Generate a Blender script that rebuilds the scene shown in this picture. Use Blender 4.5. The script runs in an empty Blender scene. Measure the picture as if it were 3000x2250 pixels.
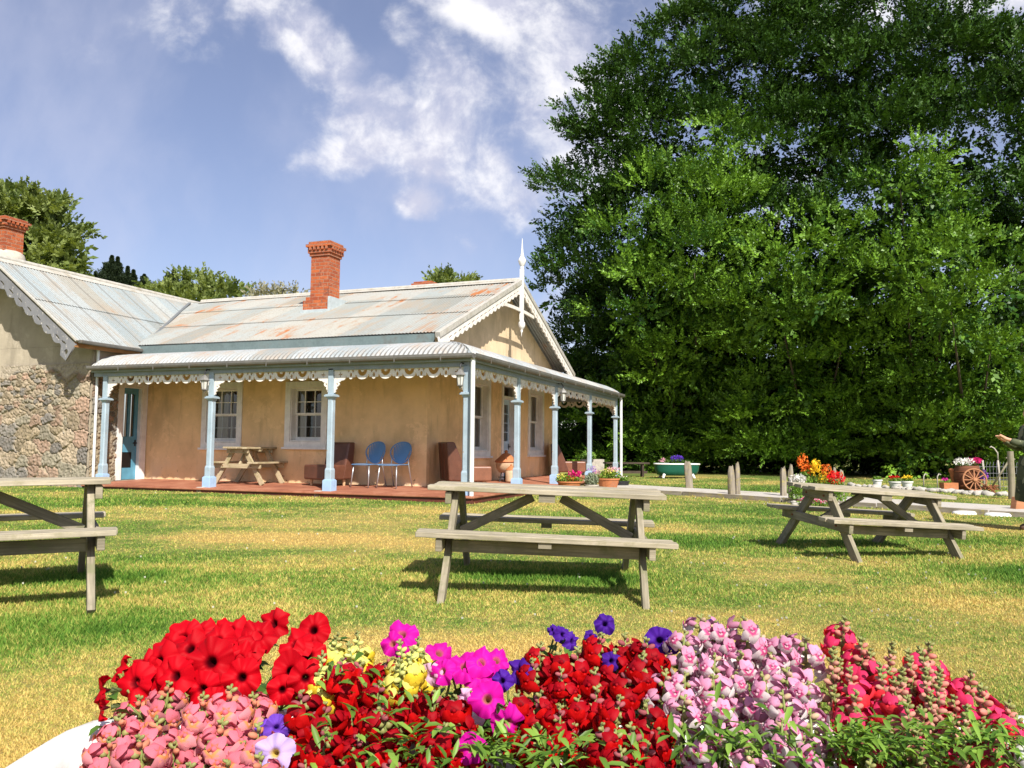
import bpy, bmesh, math, random
import numpy as np
from mathutils import Vector, Matrix, Euler
random.seed(7)
RNG = np.random.default_rng(11)
C = bpy.context.scene.collection
PI = math.pi

# ------------------------------------------------------------------ camera geometry
F_PX, PITCH, ROLL, CAM_H = 2422.76, 0.0761, -0.0087, 1.0473
_X = Vector((1, 0, 0)); _U = Vector((0, -math.sin(PITCH), math.cos(PITCH))); CF = Vector((0, math.cos(PITCH), math.sin(PITCH)))
CR = _X * math.cos(ROLL) - _U * math.sin(ROLL); CU = _X * math.sin(ROLL) + _U * math.cos(ROLL)
CO = Vector((0, 0, CAM_H))
def at(x, y, D):
    """world point seen at pixel (x, y) of the 3000 px photograph at depth D"""
    return CO + (CF + CR * ((x - 1500) / F_PX) + CU * ((1125 - y) / F_PX)) * D
def dp(x, y, D): return at(x * 1.35624, y * 1.35624, D)
def gz(x, y):
    return 0.01 * (min(max(y, -5), 27) - 6.5) - 0.036 * math.tanh((x - 0.26) / 3)
def gza(x, y): return 0.01 * (np.clip(y, -5, 27) - 6.5) - 0.036 * np.tanh((x - 0.26) / 3)
HP = Vector((-0.7733, 14.228, 0)); HA = 0.3583
UD = Vector((-math.cos(HA), math.sin(HA), 0)); VD = Vector((math.sin(HA), math.cos(HA), 0))
def hw(u, v, z): return HP + UD * u + VD * v + Vector((0, 0, z))

# ------------------------------------------------------------------ mesh builder
class MB:
    def __init__(s): s.v = []; s.f = []; s.uv = []; s.mi = []; s.M = None; s.mat = 0
    def add(s, vs, fs, uvs=None):
        o = len(s.v)
        for p in vs:
            p = Vector(p); s.v.append(tuple(s.M @ p if s.M is not None else p))
        for i, f in enumerate(fs):
            s.f.append(tuple(o + k for k in f)); s.mi.append(s.mat)
            s.uv.append(uvs[i] if uvs else None)
        return s
    def frame(s, c, X, Y, Z, hx, hy, hz):
        """box with half sizes along axes X Y Z; uv in metres, u runs along the longest axis"""
        c = Vector(c); ax = [Vector(X), Vector(Y), Vector(Z)]; h = [hx, hy, hz]
        vs = []
        for i in (-1, 1):
            for j in (-1, 1):
                for k in (-1, 1): vs.append(c + ax[0] * (hx * i) + ax[1] * (hy * j) + ax[2] * (hz * k))
        fs = [(0, 1, 3, 2), (4, 6, 7, 5), (0, 4, 5, 1), (2, 3, 7, 6), (0, 2, 6, 4), (1, 5, 7, 3)]
        lo = max(range(3), key=lambda a: h[a]); r1 = random.random() * 5; r2 = random.random() * 5
        sg = [(i, j, k) for i in (-1, 1) for j in (-1, 1) for k in (-1, 1)]
        uvs = []
        for n, f in enumerate(fs):
            na = n // 2; others = [a for a in range(3) if a != na]
            if lo in others: ua = lo; va = [a for a in others if a != lo][0]
            else: ua, va = others
            uvs.append([(sg[q][ua] * h[ua] + r1, sg[q][va] * h[va] + r2 + na * 0.37) for q in f])
        return s.add(vs, fs, uvs)
    def wbox(s, x0, x1, y0, y1, z0, z1):
        """box whose uv is horizontal run / height in metres (for brick and plaster)"""
        vs = [(x0, y0, z0), (x1, y0, z0), (x1, y1, z0), (x0, y1, z0), (x0, y0, z1), (x1, y0, z1), (x1, y1, z1), (x0, y1, z1)]
        fs = [(0, 1, 5, 4), (1, 2, 6, 5), (2, 3, 7, 6), (3, 0, 4, 7), (4, 5, 6, 7), (3, 2, 1, 0)]
        uvs = []
        for n, f in enumerate(fs):
            if n in (0, 2): uvs.append([(vs[q][0], vs[q][2]) for q in f])
            elif n in (1, 3): uvs.append([(vs[q][1] + 0.11, vs[q][2]) for q in f])
            else: uvs.append([(vs[q][0], vs[q][1]) for q in f])
        return s.add(vs, fs, uvs)
    def box(s, c, size, rz=0, R=None):
        R = R or Matrix.Rotation(rz, 3, 'Z')
        return s.frame(c, R @ Vector((1, 0, 0)), R @ Vector((0, 1, 0)), R @ Vector((0, 0, 1)), size[0] / 2, size[1] / 2, size[2] / 2)
    def beam(s, p0, p1, w, h, up=(0, 0, 1), ext=0):
        p0 = Vector(p0); p1 = Vector(p1); d = (p1 - p0); L = d.length; d.normalize()
        up = Vector(up); sd = d.cross(up)
        if sd.length < 1e-5: sd = d.cross(Vector((1, 0, 0)))
        sd.normalize(); u2 = sd.cross(d).normalized()
        return s.frame((p0 + p1) / 2, d, sd, u2, L / 2 + ext, w / 2, h / 2)
    def tube(s, pts, rad, n=8, caps=True, sq=1.0):
        pts = [Vector(p) for p in pts]; m = len(pts)
        if not hasattr(rad, '__len__'): rad = [rad] * m
        vs = []; ref = None
        for i, p in enumerate(pts):
            d = (pts[min(i + 1, m - 1)] - pts[max(i - 1, 0)]).normalized()
            if ref is None: ref = Vector((0, 0, 1)) if abs(d.z) < .9 else Vector((1, 0, 0))
            a = d.cross(ref).normalized(); b = a.cross(d).normalized(); ref = b
            for k in range(n):
                t = 2 * PI * k / n; vs.append(p + (a * math.cos(t) + b * math.sin(t) * sq) * rad[i])
        fs = []; uvs = []
        for i in range(m - 1):
            for k in range(n):
                k2 = (k + 1) % n
                fs.append((i * n + k, i * n + k2, (i + 1) * n + k2, (i + 1) * n + k)); uvs.append([(i * .1, k / n), (i * .1, (k + 1) / n), (i * .1 + .1, (k + 1) / n), (i * .1 + .1, k / n)])
        if caps:
            fs += [tuple(range(n - 1, -1, -1)), tuple((m - 1) * n + k for k in range(n))]; uvs += [[(0, 0)] * n] * 2
        return s.add(vs, fs, uvs)
    def lathe(s, prof, n=16, c=(0, 0, 0), sx=1, sy=1):
        c = Vector(c); vs = []; fs = []
        for r, z in prof:
            for k in range(n): t = 2 * PI * k / n; vs.append(c + Vector((r * math.cos(t) * sx, r * math.sin(t) * sy, z)))
        m = len(prof)
        for i in range(m - 1):
            for k in range(n): k2 = (k + 1) % n; fs.append((i * n + k, i * n + k2, (i + 1) * n + k2, (i + 1) * n + k))
        fs += [tuple(range(n - 1, -1, -1)), tuple((m - 1) * n + k for k in range(n))]
        return s.add(vs, fs)
    def prism(s, poly, y0, y1):
        """polygon in XZ extruded along y"""
        n = len(poly)
        vs = [(x, y0, z) for x, z in poly] + [(x, y1, z) for x, z in poly]
        fs = [tuple(range(n)), tuple(range(2 * n - 1, n - 1, -1))]
        uvs = [[(x, z) for x, z in poly], [(x, z) for x, z in poly[::-1]]]
        for k in range(n):
            k2 = (k + 1) % n; fs.append((k, n + k, n + k2, k2))
            uvs.append([(poly[k][0], poly[k][1]), (poly[k][0] + .1, poly[k][1]), (poly[k2][0] + .1, poly[k2][1]), (poly[k2][0], poly[k2][1])])
        return s.add(vs, fs, uvs)
    def wall(s, x0, x1, z0, z1, holes, y0, y1):
        xs = sorted({x0, x1} | {h[0] for h in holes} | {h[1] for h in holes}); zs = sorted({z0, z1} | {h[2] for h in holes} | {h[3] for h in holes})
        solid = lambda i, j: 0 <= i < len(xs) - 1 and 0 <= j < len(zs) - 1 and not any(h[0] - 1e-6 <= xs[i] and xs[i + 1] <= h[1] + 1e-6 and h[2] - 1e-6 <= zs[j] and zs[j + 1] <= h[3] + 1e-6 for h in holes)
        for i in range(len(xs) - 1):
            for j in range(len(zs) - 1):
                if not solid(i, j): continue
                a, b, c, d = xs[i], xs[i + 1], zs[j], zs[j + 1]
                q = lambda vs, uv: s.add(vs, [(0, 1, 2, 3)], [uv])
                q([(a, y0, c), (b, y0, c), (b, y0, d), (a, y0, d)], [(a, c), (b, c), (b, d), (a, d)])
                q([(b, y1, c), (a, y1, c), (a, y1, d), (b, y1, d)], [(b, c), (a, c), (a, d), (b, d)])
                if not solid(i - 1, j): q([(a, y1, c), (a, y0, c), (a, y0, d), (a, y1, d)], [(y1, c), (y0, c), (y0, d), (y1, d)])
                if not solid(i + 1, j): q([(b, y0, c), (b, y1, c), (b, y1, d), (b, y0, d)], [(y0, c), (y1, c), (y1, d), (y0, d)])
                if not solid(i, j - 1): q([(a, y1, c), (b, y1, c), (b, y0, c), (a, y0, c)], [(a, y1), (b, y1), (b, y0), (a, y0)])
                if not solid(i, j + 1): q([(a, y0, d), (b, y0, d), (b, y1, d), (a, y1, d)], [(a, y0), (b, y0), (b, y1), (a, y1)])
        return s
    def mesh(s, name='m'):
        me = bpy.data.meshes.new(name); me.from_pydata(s.v, [], s.f)
        uvl = me.uv_layers.new(name='UVMap'); k = 0; flat = []
        for f, uv in zip(s.f, s.uv):
            if uv is None: flat += [c for q in f for c in (s.v[q][0] + s.v[q][1] * .3, s.v[q][2] + s.v[q][1] * .2)]
            else: flat += [c for q in uv for c in q]
        uvl.data.foreach_set('uv', flat)
        me.polygons.foreach_set('material_index', s.mi)
        me.update(); return me

def obj(name, mb, mat=None, parent=None, loc=(0, 0, 0), rot=(0, 0, 0), smooth=False, bevel=0, auto=None):
    me = mb.mesh(name) if isinstance(mb, MB) else mb
    o = bpy.data.objects.new(name, me); C.objects.link(o)
    if mat is not None and len(me.materials) == 0:
        for m in (mat if isinstance(mat, (list, tuple)) else [mat]): me.materials.append(m)
    if parent is not None: o.parent = parent
    o.location = loc; o.rotation_euler = rot
    if smooth:
        me.polygons.foreach_set('use_smooth', [True] * len(me.polygons))
        if auto: me.set_sharp_from_angle(angle=math.radians(auto))
    if bevel:
        b = o.modifiers.new('bevel', 'BEVEL'); b.width = bevel; b.segments = 2; b.limit_method = 'ANGLE'; b.angle_limit = math.radians(40)
    return o
def thing(name, label, cat, loc=(0, 0, 0), rz=0, group=None):
    o = bpy.data.objects.new(name, None); C.objects.link(o); o.location = loc; o.rotation_euler = (0, 0, rz)
    o.empty_display_size = .2; o['label'] = label; o['category'] = cat
    if group: o['group'] = group
    return o
def tag(o, label=None, cat=None, group=None, kind=None):
    if label: o['label'] = label
    if cat: o['category'] = cat
    if group: o['group'] = group
    if kind: o['kind'] = kind
    return o
def copy_tree(o, parent=None):
    c = o.copy(); C.objects.link(c)
    if parent is not None: c.parent = parent
    for ch in list(o.children): copy_tree(ch, c)
    return c
def cutout(name, outline, holes, thick):
    """flat fretwork: outline with holes in XZ, thickness along y"""
    cu = bpy.data.curves.new(name, 'CURVE'); cu.dimensions = '2D'; cu.fill_mode = 'BOTH'; cu.extrude = thick / 2
    for pl in [outline] + holes:
        sp = cu.splines.new('POLY'); sp.points.add(len(pl) - 1)
        for p, q in zip(sp.points, pl): p.co = (q[0], q[1], 0, 1)
        sp.use_cyclic_u = True
    o = bpy.data.objects.new(name, cu); C.objects.link(o)
    me = bpy.data.meshes.new_from_object(o.evaluated_get(bpy.context.evaluated_depsgraph_get()))
    bpy.data.objects.remove(o); bpy.data.curves.remove(cu)
    me.transform(Matrix.Rotation(PI / 2, 4, 'X')); me.name = name
    return me
def np_mesh(name, verts, faces, uv=None, attr=None):
    """fast mesh from numpy arrays; faces (n,3|4)"""
    me = bpy.data.meshes.new(name); n, k = faces.shape
    me.vertices.add(len(verts)); me.vertices.foreach_set('co', verts.astype(np.float32).ravel())
    me.loops.add(n * k); me.loops.foreach_set('vertex_index', faces.astype(np.int32).ravel())
    me.polygons.add(n); me.polygons.foreach_set('loop_start', np.arange(0, n * k, k, dtype=np.int32))
    if uv is not None:
        l = me.uv_layers.new(name='UVMap'); l.data.foreach_set('uv', uv.astype(np.float32).ravel())
    if attr is not None:
        for an, (typ, dom, dat) in attr.items():
            a = me.attributes.new(an, typ, dom); a.data.foreach_set('color' if 'COLOR' in typ else 'value', dat.astype(np.float32).ravel())
    me.update(calc_edges=True); return me
def circ(cx, cy, rx, ry=None, n=12):
    ry = ry or rx; return [(cx + rx * math.cos(2 * PI * k / n), cy + ry * math.sin(2 * PI * k / n)) for k in range(n)]

# ------------------------------------------------------------------ materials
class NT:
    def __init__(s, mat): s.t = mat.node_tree; s.n = s.t.nodes; s.l = s.t.links
    def node(s, typ, ins=None, **kw):
        n = s.n.new(typ)
        for k, v in kw.items(): setattr(n, k, v)
        for k, v in (ins or {}).items():
            if isinstance(v, bpy.types.NodeSocket): s.l.new(v, n.inputs[k])
            else: n.inputs[k].default_value = v
        return n
    def math(s, op, a, b=0.0, c=0.0, clamp=False): return s.node('ShaderNodeMath', {0: a, 1: b, 2: c}, operation=op, use_clamp=clamp).outputs[0]
    def noise(s, vec, scale, detail=4, rough=.55, dist=0): return s.node('ShaderNodeTexNoise', {'Vector': vec, 'Scale': scale, 'Detail': detail, 'Roughness': rough, 'Distortion': dist}).outputs['Fac']
    def ramp(s, fac, stops, interp='LINEAR'):
        r = s.node('ShaderNodeValToRGB', {0: fac}); r.color_ramp.interpolation = interp
        e = r.color_ramp.elements
        while len(e) < len(stops): e.new(.5)
        for q, (p, c) in zip(e, stops): q.position = p; q.color = (*c, 1) if len(c) == 3 else c
        return r.outputs[0]
    def sstep(s, x, a, b, lo=0.0, hi=1.0): return s.node('ShaderNodeMapRange', {0: x, 1: a, 2: b, 3: lo, 4: hi}, interpolation_type='SMOOTHSTEP').outputs[0]
    def mix(s, f, a, b, mode='MIX'):
        n = s.node('ShaderNodeMix', data_type='RGBA', blend_type=mode)
        for i, v in ((0, f), (6, a), (7, b)):
            if isinstance(v, bpy.types.NodeSocket): s.l.new(v, n.inputs[i])
            else: n.inputs[i].default_value = (*v, 1) if hasattr(v, '__len__') and len(v) == 3 else v
        return n.outputs[2]
    def mapping(s, vec, scale=(1, 1, 1), rot=(0, 0, 0), loc=(0, 0, 0)): return s.node('ShaderNodeMapping', {'Vector': vec, 'Scale': scale, 'Rotation': rot, 'Location': loc}).outputs[0]
    def bump(s, h, dist, strength=1.0): return s.node('ShaderNodeBump', {'Height': h, 'Distance': dist, 'Strength': strength}).outputs[0]
MATS = {}
def new_mat(name):
    m = bpy.data.materials.new(name); m.use_nodes = True; nt = NT(m); bs = nt.n['Principled BSDF']; MATS[name] = m
    tc = nt.node('ShaderNodeTexCoord'); return m, nt, bs, tc
def put(nt, sock, v):
    if isinstance(v, bpy.types.NodeSocket): nt.l.new(v, sock)
    else: sock.default_value = (*v, 1) if hasattr(v, '__len__') and len(v) == 3 else v
def plain(name, col, rough=.6, var=.25, scale=8, bump=.0, metal=0, grime=None, gs=3, spec=.4):
    """one paint / material with mottling, optional grime colour in blotches, slight bump"""
    m, nt, bs, tc = new_mat(name); v = tc.outputs['Object']
    n1 = nt.noise(v, scale, 5, .6); n2 = nt.noise(v, scale * 7, 3)
    f = nt.math('ADD', nt.math('MULTIPLY', n1, .7), nt.math('MULTIPLY', n2, .3))
    c = nt.ramp(f, [(.3, tuple(x * (1 - var) for x in col)), (.7, tuple(min(1, x * (1 + var)) for x in col))])
    if grime: c = nt.mix(nt.sstep(nt.noise(v, gs, 6, .65), .52, .72), c, grime)
    put(nt, bs.inputs['Base Color'], c); bs.inputs['Roughness'].default_value = rough; bs.inputs['Metallic'].default_value = metal; bs.inputs['Specular IOR Level'].default_value = spec
    if bump: put(nt, bs.inputs['Normal'], nt.bump(f, bump))
    return m
def wood(name, c0, c1, lichen=None, rough=.8):
    m, nt, bs, tc = new_mat(name); uv = tc.outputs['UV']
    g = nt.noise(nt.mapping(uv, (3, 60, 1)), 1.0, 5, .65); g2 = nt.noise(nt.mapping(uv, (1.2, 9, 1)), 1.0, 4, .6); b = nt.noise(uv, 4, 5, .6)
    f = nt.math('ADD', nt.math('MULTIPLY', g, .5), nt.math('MULTIPLY', g2, .5))
    c = nt.ramp(f, [(.32, tuple(x * .55 for x in c0)), (.45, c0), (.62, c1)])
    c = nt.mix(nt.sstep(b, .45, .75, 0, .5), c, tuple(x * .6 for x in c0))
    if lichen: c = nt.mix(nt.sstep(nt.noise(tc.outputs['Object'], 7, 6, .7), .5, .66, 0, .75), c, lichen)
    put(nt, bs.inputs['Base Color'], c); bs.inputs['Roughness'].default_value = rough; bs.inputs['Specular IOR Level'].default_value = .25
    put(nt, bs.inputs['Normal'], nt.bump(f, .006, .6))
    return m
def painted(name, col, rough=.5, chip=(.35, .3, .24), chips=.62):
    m, nt, bs, tc = new_mat(name); v = tc.outputs['Object']
    n = nt.noise(v, 5, 5, .6); c = nt.ramp(n, [(.3, tuple(x * .82 for x in col)), (.7, tuple(min(1, x * 1.08) for x in col))])
    pk = nt.sstep(nt.noise(nt.mapping(v, (1, 1, .45)), 22, 5, .65), chips, chips + .05)
    c = nt.mix(pk, c, chip); st = nt.sstep(nt.noise(nt.mapping(v, (6, 6, .6)), 4, 4, .6), .5, .8, 0, .35); c = nt.mix(st, c, tuple(x * .55 for x in col))
    put(nt, bs.inputs['Base Color'], c); bs.inputs['Roughness'].default_value = rough
    put(nt, bs.inputs['Normal'], nt.bump(nt.math('SUBTRACT', n, pk), .004, .5)); return m

WOOD = wood('weathered_wood', (.2, .175, .12), (.345, .3, .215), (.16, .16, .085))
WOOD_TOP = wood('pale_top_wood', (.29, .255, .18), (.48, .42, .31), (.26, .235, .14))  # paler than the frame wood, for tabletops and seats
WOOD_BR = wood('verandah_table_wood', (.34, .27, .16), (.5, .41, .27), (.25, .22, .1))
WOOD_OLD = wood('old_post_wood', (.2, .17, .125), (.34, .3, .24), (.34, .29, .08))
BLUE = painted('pale_blue_paint', (.34, .43, .49), .45)
BLUEBASE = painted('bright_blue_paint', (.34, .5, .7), .45, chips=.68)
BEAMC = painted('grey_blue_beam_paint', (.26, .3, .33), .5)
CREAM = painted('cream_white_paint', (.78, .73, .66), .5, (.4, .36, .28), .68)
WHITE = painted('white_paint', (.78, .77, .74), .45, (.5, .46, .4), .68)
DOORB = painted('blue_door_paint', (.1, .3, .42), .4, chips=.72)
DOORP = painted('pale_door_paint', (.4, .56, .68), .4, chips=.72)
FASC = plain('weathered_green_grey_fascia', (.13, .175, .175), .6, .3, 3, .004, grime=(.12, .13, .12))
GUT = plain('dull_gutter_metal', (.15, .143, .125), .55, .3, 6, 0, .3, grime=(.14, .11, .08))
PIPE = plain('pale_grey_pipe', (.66, .68, .66), .45, .12, 5)
DARK = plain('black_iron', (.02, .02, .022), .5, .3, 20)
BLACKP = plain('dark_void', (.008, .007, .006), .5, .2, 5)
CHROME = plain('grey_metal_tube', (.45, .46, .48), .35, .12, 9, metal=.7)
CHAIRB = plain('blue_plastic', (.1, .22, .4), .45, .12, 6)
LEATH = plain('brown_leather', (.11, .042, .024), .34, .3, 7, .004, spec=.5)
LEATHO = plain('tan_leather', (.2, .08, .042), .42, .25, 7, .004, spec=.5)
LEGW = plain('pale_wood_leg', (.5, .33, .18), .5, .15, 12)
TERRA = plain('terracotta', (.42, .15, .055), .7, .25, 9, .004, grime=(.3, .14, .08))
STONEW = plain('stoneware', (.5, .35, .22), .55, .2, 9, .002)
CONC = plain('old_concrete', (.42, .38, .32), .85, .25, 9, .01, grime=(.25, .22, .18))
WHITEPOT = plain('white_pot_glaze', (.7, .69, .65), .5, .12, 7, grime=(.5, .47, .4))
RUST = plain('rusty_iron', (.2, .07, .025), .85, .5, 14, .02)
SOIL = plain('potting_soil', (.03, .02, .012), .95, .4, 40, .02)
LINEN = plain('faded_curtain', (.6, .55, .46), .8, .15, 3)
CURTD = plain('dark_red_curtain', (.06, .012, .01), .8, .2, 3)
GREENT = plain('green_enamel', (.009, .085, .055), .35, .2, 5)
WHITEENAM = plain('white_enamel', (.72, .715, .69), .22, .08, 6, .002, grime=(.5, .47, .4), gs=9)
def glass_mat():
    m, nt, bs, tc = new_mat('window_glass'); out = nt.n['Material Output']
    tr = nt.node('ShaderNodeBsdfTransparent', {0: (.75, .78, .78, 1)}); gl = nt.node('ShaderNodeBsdfGlossy', {'Roughness': .04, 'Color': (.9, .9, .9, 1)})
    fr = nt.node('ShaderNodeFresnel', {'IOR': 1.6}); f = nt.math('ADD', fr.outputs[0], .05, clamp=True)
    mx = nt.node('ShaderNodeMixShader', {0: f, 1: tr.outputs[0], 2: gl.outputs[0]}); nt.l.new(mx.outputs[0], out.inputs[0]); return m
GLASS = glass_mat()
def plaster(name, col, low):
    m, nt, bs, tc = new_mat(name); v = tc.outputs['Object']
    n = nt.noise(v, 1.3, 6, .62); n2 = nt.noise(v, 18, 4, .6); n3 = nt.noise(nt.mapping(v, (2.5, 2.5, .5)), 1.6, 5, .6)
    c = nt.ramp(n, [(.3, tuple(x * .78 for x in col)), (.52, col), (.72, tuple(min(1, x * 1.14) for x in col))])
    c = nt.mix(nt.sstep(n3, .5, .72, 0, .6), c, tuple(x * .6 for x in col)); c = nt.mix(nt.sstep(nt.noise(v, 2.3, 7, .7), .57, .6, 0, .35), c, tuple(min(1, x * 1.2 + .05) for x in col)); c = nt.mix(nt.sstep(nt.noise(v, 26, 3, .6), .66, .7, 0, .5), c, tuple(x * .5 for x in col))
    sep = nt.node('ShaderNodeSeparateXYZ', {0: v}); z = sep.outputs[2]
    damp = nt.math('MULTIPLY', nt.sstep(z, .95, .3), nt.sstep(n, .42, .6)); c = nt.mix(nt.math('MULTIPLY', damp, .6), c, low)
    cr = nt.math('MULTIPLY', nt.sstep(nt.noise(v, 9, 6, .75), .62, .66), nt.sstep(z, .75, .35)); c = nt.mix(cr, c, (.09, .07, .05))
    put(nt, bs.inputs['Base Color'], c); bs.inputs['Roughness'].default_value = .9; bs.inputs['Specular IOR Level'].default_value = .15
    put(nt, bs.inputs['Normal'], nt.bump(nt.math('ADD', n2, nt.math('MULTIPLY', n, 2.0)), .006, .7)); return m
OCHRE = plaster('ochre_plaster', (.78, .54, .29), (.5, .41, .3))
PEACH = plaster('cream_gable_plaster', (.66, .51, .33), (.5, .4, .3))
GREYPL = plaster('grey_render', (.4, .345, .26), (.3, .28, .22))
def brick_mat():
    m, nt, bs, tc = new_mat('old_red_brick'); uv = tc.outputs['UV']
    br = nt.node('ShaderNodeTexBrick', {'Vector': uv, 'Scale': 1.0, 'Color1': (.42, .1, .026, 1), 'Color2': (.27, .055, .018, 1), 'Mortar': (.36, .2, .13, 1), 'Mortar Size': .008, 'Brick Width': .23, 'Row Height': .083, 'Mortar Smooth': .3})
    n = nt.noise(tc.outputs['Object'], 9, 6, .7); c = nt.mix(nt.sstep(n, .5, .72, 0, .7), br.outputs[0], (.5, .22, .12)); c = nt.mix(nt.sstep(nt.noise(tc.outputs['Object'], 5, 5, .7), .56, .72, 0, .8), c, (.15, .05, .035))
    put(nt, bs.inputs['Base Color'], c); bs.inputs['Roughness'].default_value = .9
    put(nt, bs.inputs['Normal'], nt.bump(nt.math('ADD', nt.math('MULTIPLY', br.outputs[1], -1.0), n), .015)); return m
BRICK = brick_mat()
def iron_mat(name, rustf, su, sv, line=.5, pitch=.076, valley_dark=.3, tone=(1, 1, 1)):
    """corrugated sheets: UV in metres (run, slope); each sheet its own tone, rust and lichen in blotches"""
    m, nt, bs, tc = new_mat(name); uv = tc.outputs['UV']; sep = nt.node('ShaderNodeSeparateXYZ', {0: uv})
    iu = nt.math('FLOOR', nt.math('DIVIDE', sep.outputs[0], su)); iv = nt.math('FLOOR', nt.math('DIVIDE', sep.outputs[1], sv))
    cv = nt.node('ShaderNodeCombineXYZ', {0: iu, 1: iv}); wn = nt.node('ShaderNodeTexWhiteNoise', {'Vector': cv.outputs[0]}, noise_dimensions='3D')
    base = nt.ramp(wn.outputs[0], [(0, (.27, .29, .285)), (.3, (.32, .37, .39)), (.6, (.38, .4, .4)), (.85, (.41, .42, .4)), (1, (.33, .3, .25))])
    sp = nt.noise(uv, 26, 6, .75); base = nt.mix(nt.sstep(sp, .5, .62, 0, .55), base, (.2, .18, .14))
    st = nt.noise(nt.mapping(uv, (5, .8, 1)), 1.2, 6, .65); n2 = nt.noise(uv, .9, 5, .65)
    w2 = nt.math('MULTIPLY', nt.math('ADD', nt.math('MULTIPLY', st, .5), nt.math('MULTIPLY', n2, .5)), 1.0)
    lich = nt.sstep(w2, .46, .6, 0, .62); base = nt.mix(lich, base, (.36, .29, .22))
    ru = nt.math('MULTIPLY', nt.sstep(w2, rustf, rustf + .09), nt.sstep(wn.outputs[0], .35, .5)); base = nt.mix(ru, base, (.4, .15, .05))
    d = nt.math('FRACT', nt.math('DIVIDE', sep.outputs[0], su)); ln = nt.math('LESS_THAN', nt.math('ABSOLUTE', nt.math('SUBTRACT', d, .5)), .022)
    base = nt.mix(nt.math('MULTIPLY', ln, line), base, (.16, .14, .12))
    gv = nt.math('SINE', nt.math('MULTIPLY', sep.outputs[0], 2 * PI / pitch)); base = nt.mix(nt.math('MULTIPLY', nt.sstep(gv, -.1, -.9), valley_dark), base, (.1, .09, .075))  # valley grime, with rib shade also put into the colour
    base = nt.mix(1.0, base, tone, 'MULTIPLY')
    put(nt, bs.inputs['Base Color'], base); bs.inputs['Roughness'].default_value = .55; bs.inputs['Metallic'].default_value = .15; bs.inputs['Specular IOR Level'].default_value = .3
    put(nt, bs.inputs['Normal'], nt.bump(sp, .002, .2)); return m
IRON = iron_mat('weathered_corrugated_iron', .535, .76, 1.75, .5, .076, .35, (.98, .94, .86))
IRONW = iron_mat('pale_corrugated_iron', .6, .76, 1.6, .5, .076, .3, (.9, .93, .92))
IRONV = iron_mat('verandah_corrugated_iron', .57, .9, 9, .1, .095, .75)
def deck_mat():
    m, nt, bs, tc = new_mat('red_painted_deck'); v = tc.outputs['Object']; n = nt.noise(v, 2.2, 6, .65); n2 = nt.noise(v, 30, 4)
    c = nt.ramp(n, [(.3, (.2, .065, .035)), (.5, (.32, .115, .06)), (.7, (.42, .19, .11))]); put(nt, bs.inputs['Base Color'], c); bs.inputs['Roughness'].default_value = .7
    put(nt, bs.inputs['Normal'], nt.bump(n2, .004)); return m
DECK = deck_mat()
def stone_mat():
    m, nt, bs, tc = new_mat('rubble_stone'); a = nt.node('ShaderNodeVertexColor', layer_name='stone'); v = tc.outputs['Object']
    n = nt.noise(v, 14, 6, .7); c = nt.mix(nt.sstep(n, .35, .7, 0, .55), a.outputs[0], (.16, .13, .1)); c = nt.mix(nt.sstep(nt.noise(v, 45, 4), .5, .8, 0, .4), c, (.5, .45, .36))
    put(nt, bs.inputs['Base Color'], c); bs.inputs['Roughness'].default_value = .9; bs.inputs['Specular IOR Level'].default_value = .15
    put(nt, bs.inputs['Normal'], nt.bump(n, .02)); return m
STONE = stone_mat()
def foliage(name, c_lo, c_hi, trans=.35, rough=.55):
    m, nt, bs, tc = new_mat(name); out = nt.n['Material Output']
    a = nt.node('ShaderNodeAttribute', attribute_name='tint'); col = nt.ramp(a.outputs['Fac'], [(0, c_lo), (1, c_hi)])
    put(nt, bs.inputs['Base Color'], col); bs.inputs['Roughness'].default_value = rough; bs.inputs['Specular IOR Level'].default_value = .3
    tl = nt.node('ShaderNodeBsdfTranslucent', {0: nt.mix(1.0, col, (1.25, 1.2, .5), 'MULTIPLY')})
    mx = nt.node('ShaderNodeMixShader', {0: trans, 1: bs.outputs[0], 2: tl.outputs[0]}); nt.l.new(mx.outputs[0], out.inputs[0]); return m
BARK = wood('dark_bark', (.07, .055, .04), (.13, .105, .08))
# ------------------------------------------------------------------ camera, sun, sky
cam = bpy.data.cameras.new('camera'); co = bpy.data.objects.new('camera', cam); C.objects.link(co)
cam.sensor_width = 36; cam.lens = F_PX / 3000 * 36; cam.clip_start = .05; cam.clip_end = 3000
co.matrix_world = Matrix(((CR.x, CU.x, -CF.x, CO.x), (CR.y, CU.y, -CF.y, CO.y), (CR.z, CU.z, -CF.z, CO.z), (0, 0, 0, 1)))
sc = bpy.context.scene; sc.camera = co
SUN_TO = Vector((.36, -.90, .93)).normalized()      # towards the sun: high, behind the viewer and to the right
sl = bpy.data.lights.new('sun', 'SUN'); sl.energy = 4.9; sl.angle = math.radians(.53); sl.color = (1, .95, .87)
so = bpy.data.objects.new('sun', sl); C.objects.link(so); so.rotation_euler = SUN_TO.to_track_quat('Z', 'Y').to_euler(); so.location = (8, -20, 25)
w = bpy.data.worlds.new('World'); sc.world = w; w.use_nodes = True; wn = NT(w)
bg = wn.n['Background']; geo = wn.node('ShaderNodeTexCoord'); dirv = geo.outputs['Generated']
sky = wn.node('ShaderNodeTexSky', sky_type='NISHITA', sun_disc=False, sun_elevation=math.asin(SUN_TO.z), sun_rotation=math.atan2(SUN_TO.x, SUN_TO.y), altitude=300, air_density=1.0, dust_density=1.2, ozone_density=1.6)
sx = wn.node('ShaderNodeSeparateXYZ', {0: dirv})
den = wn.math('ADD', wn.math('ABSOLUTE', sx.outputs[1]), .04)
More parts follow.
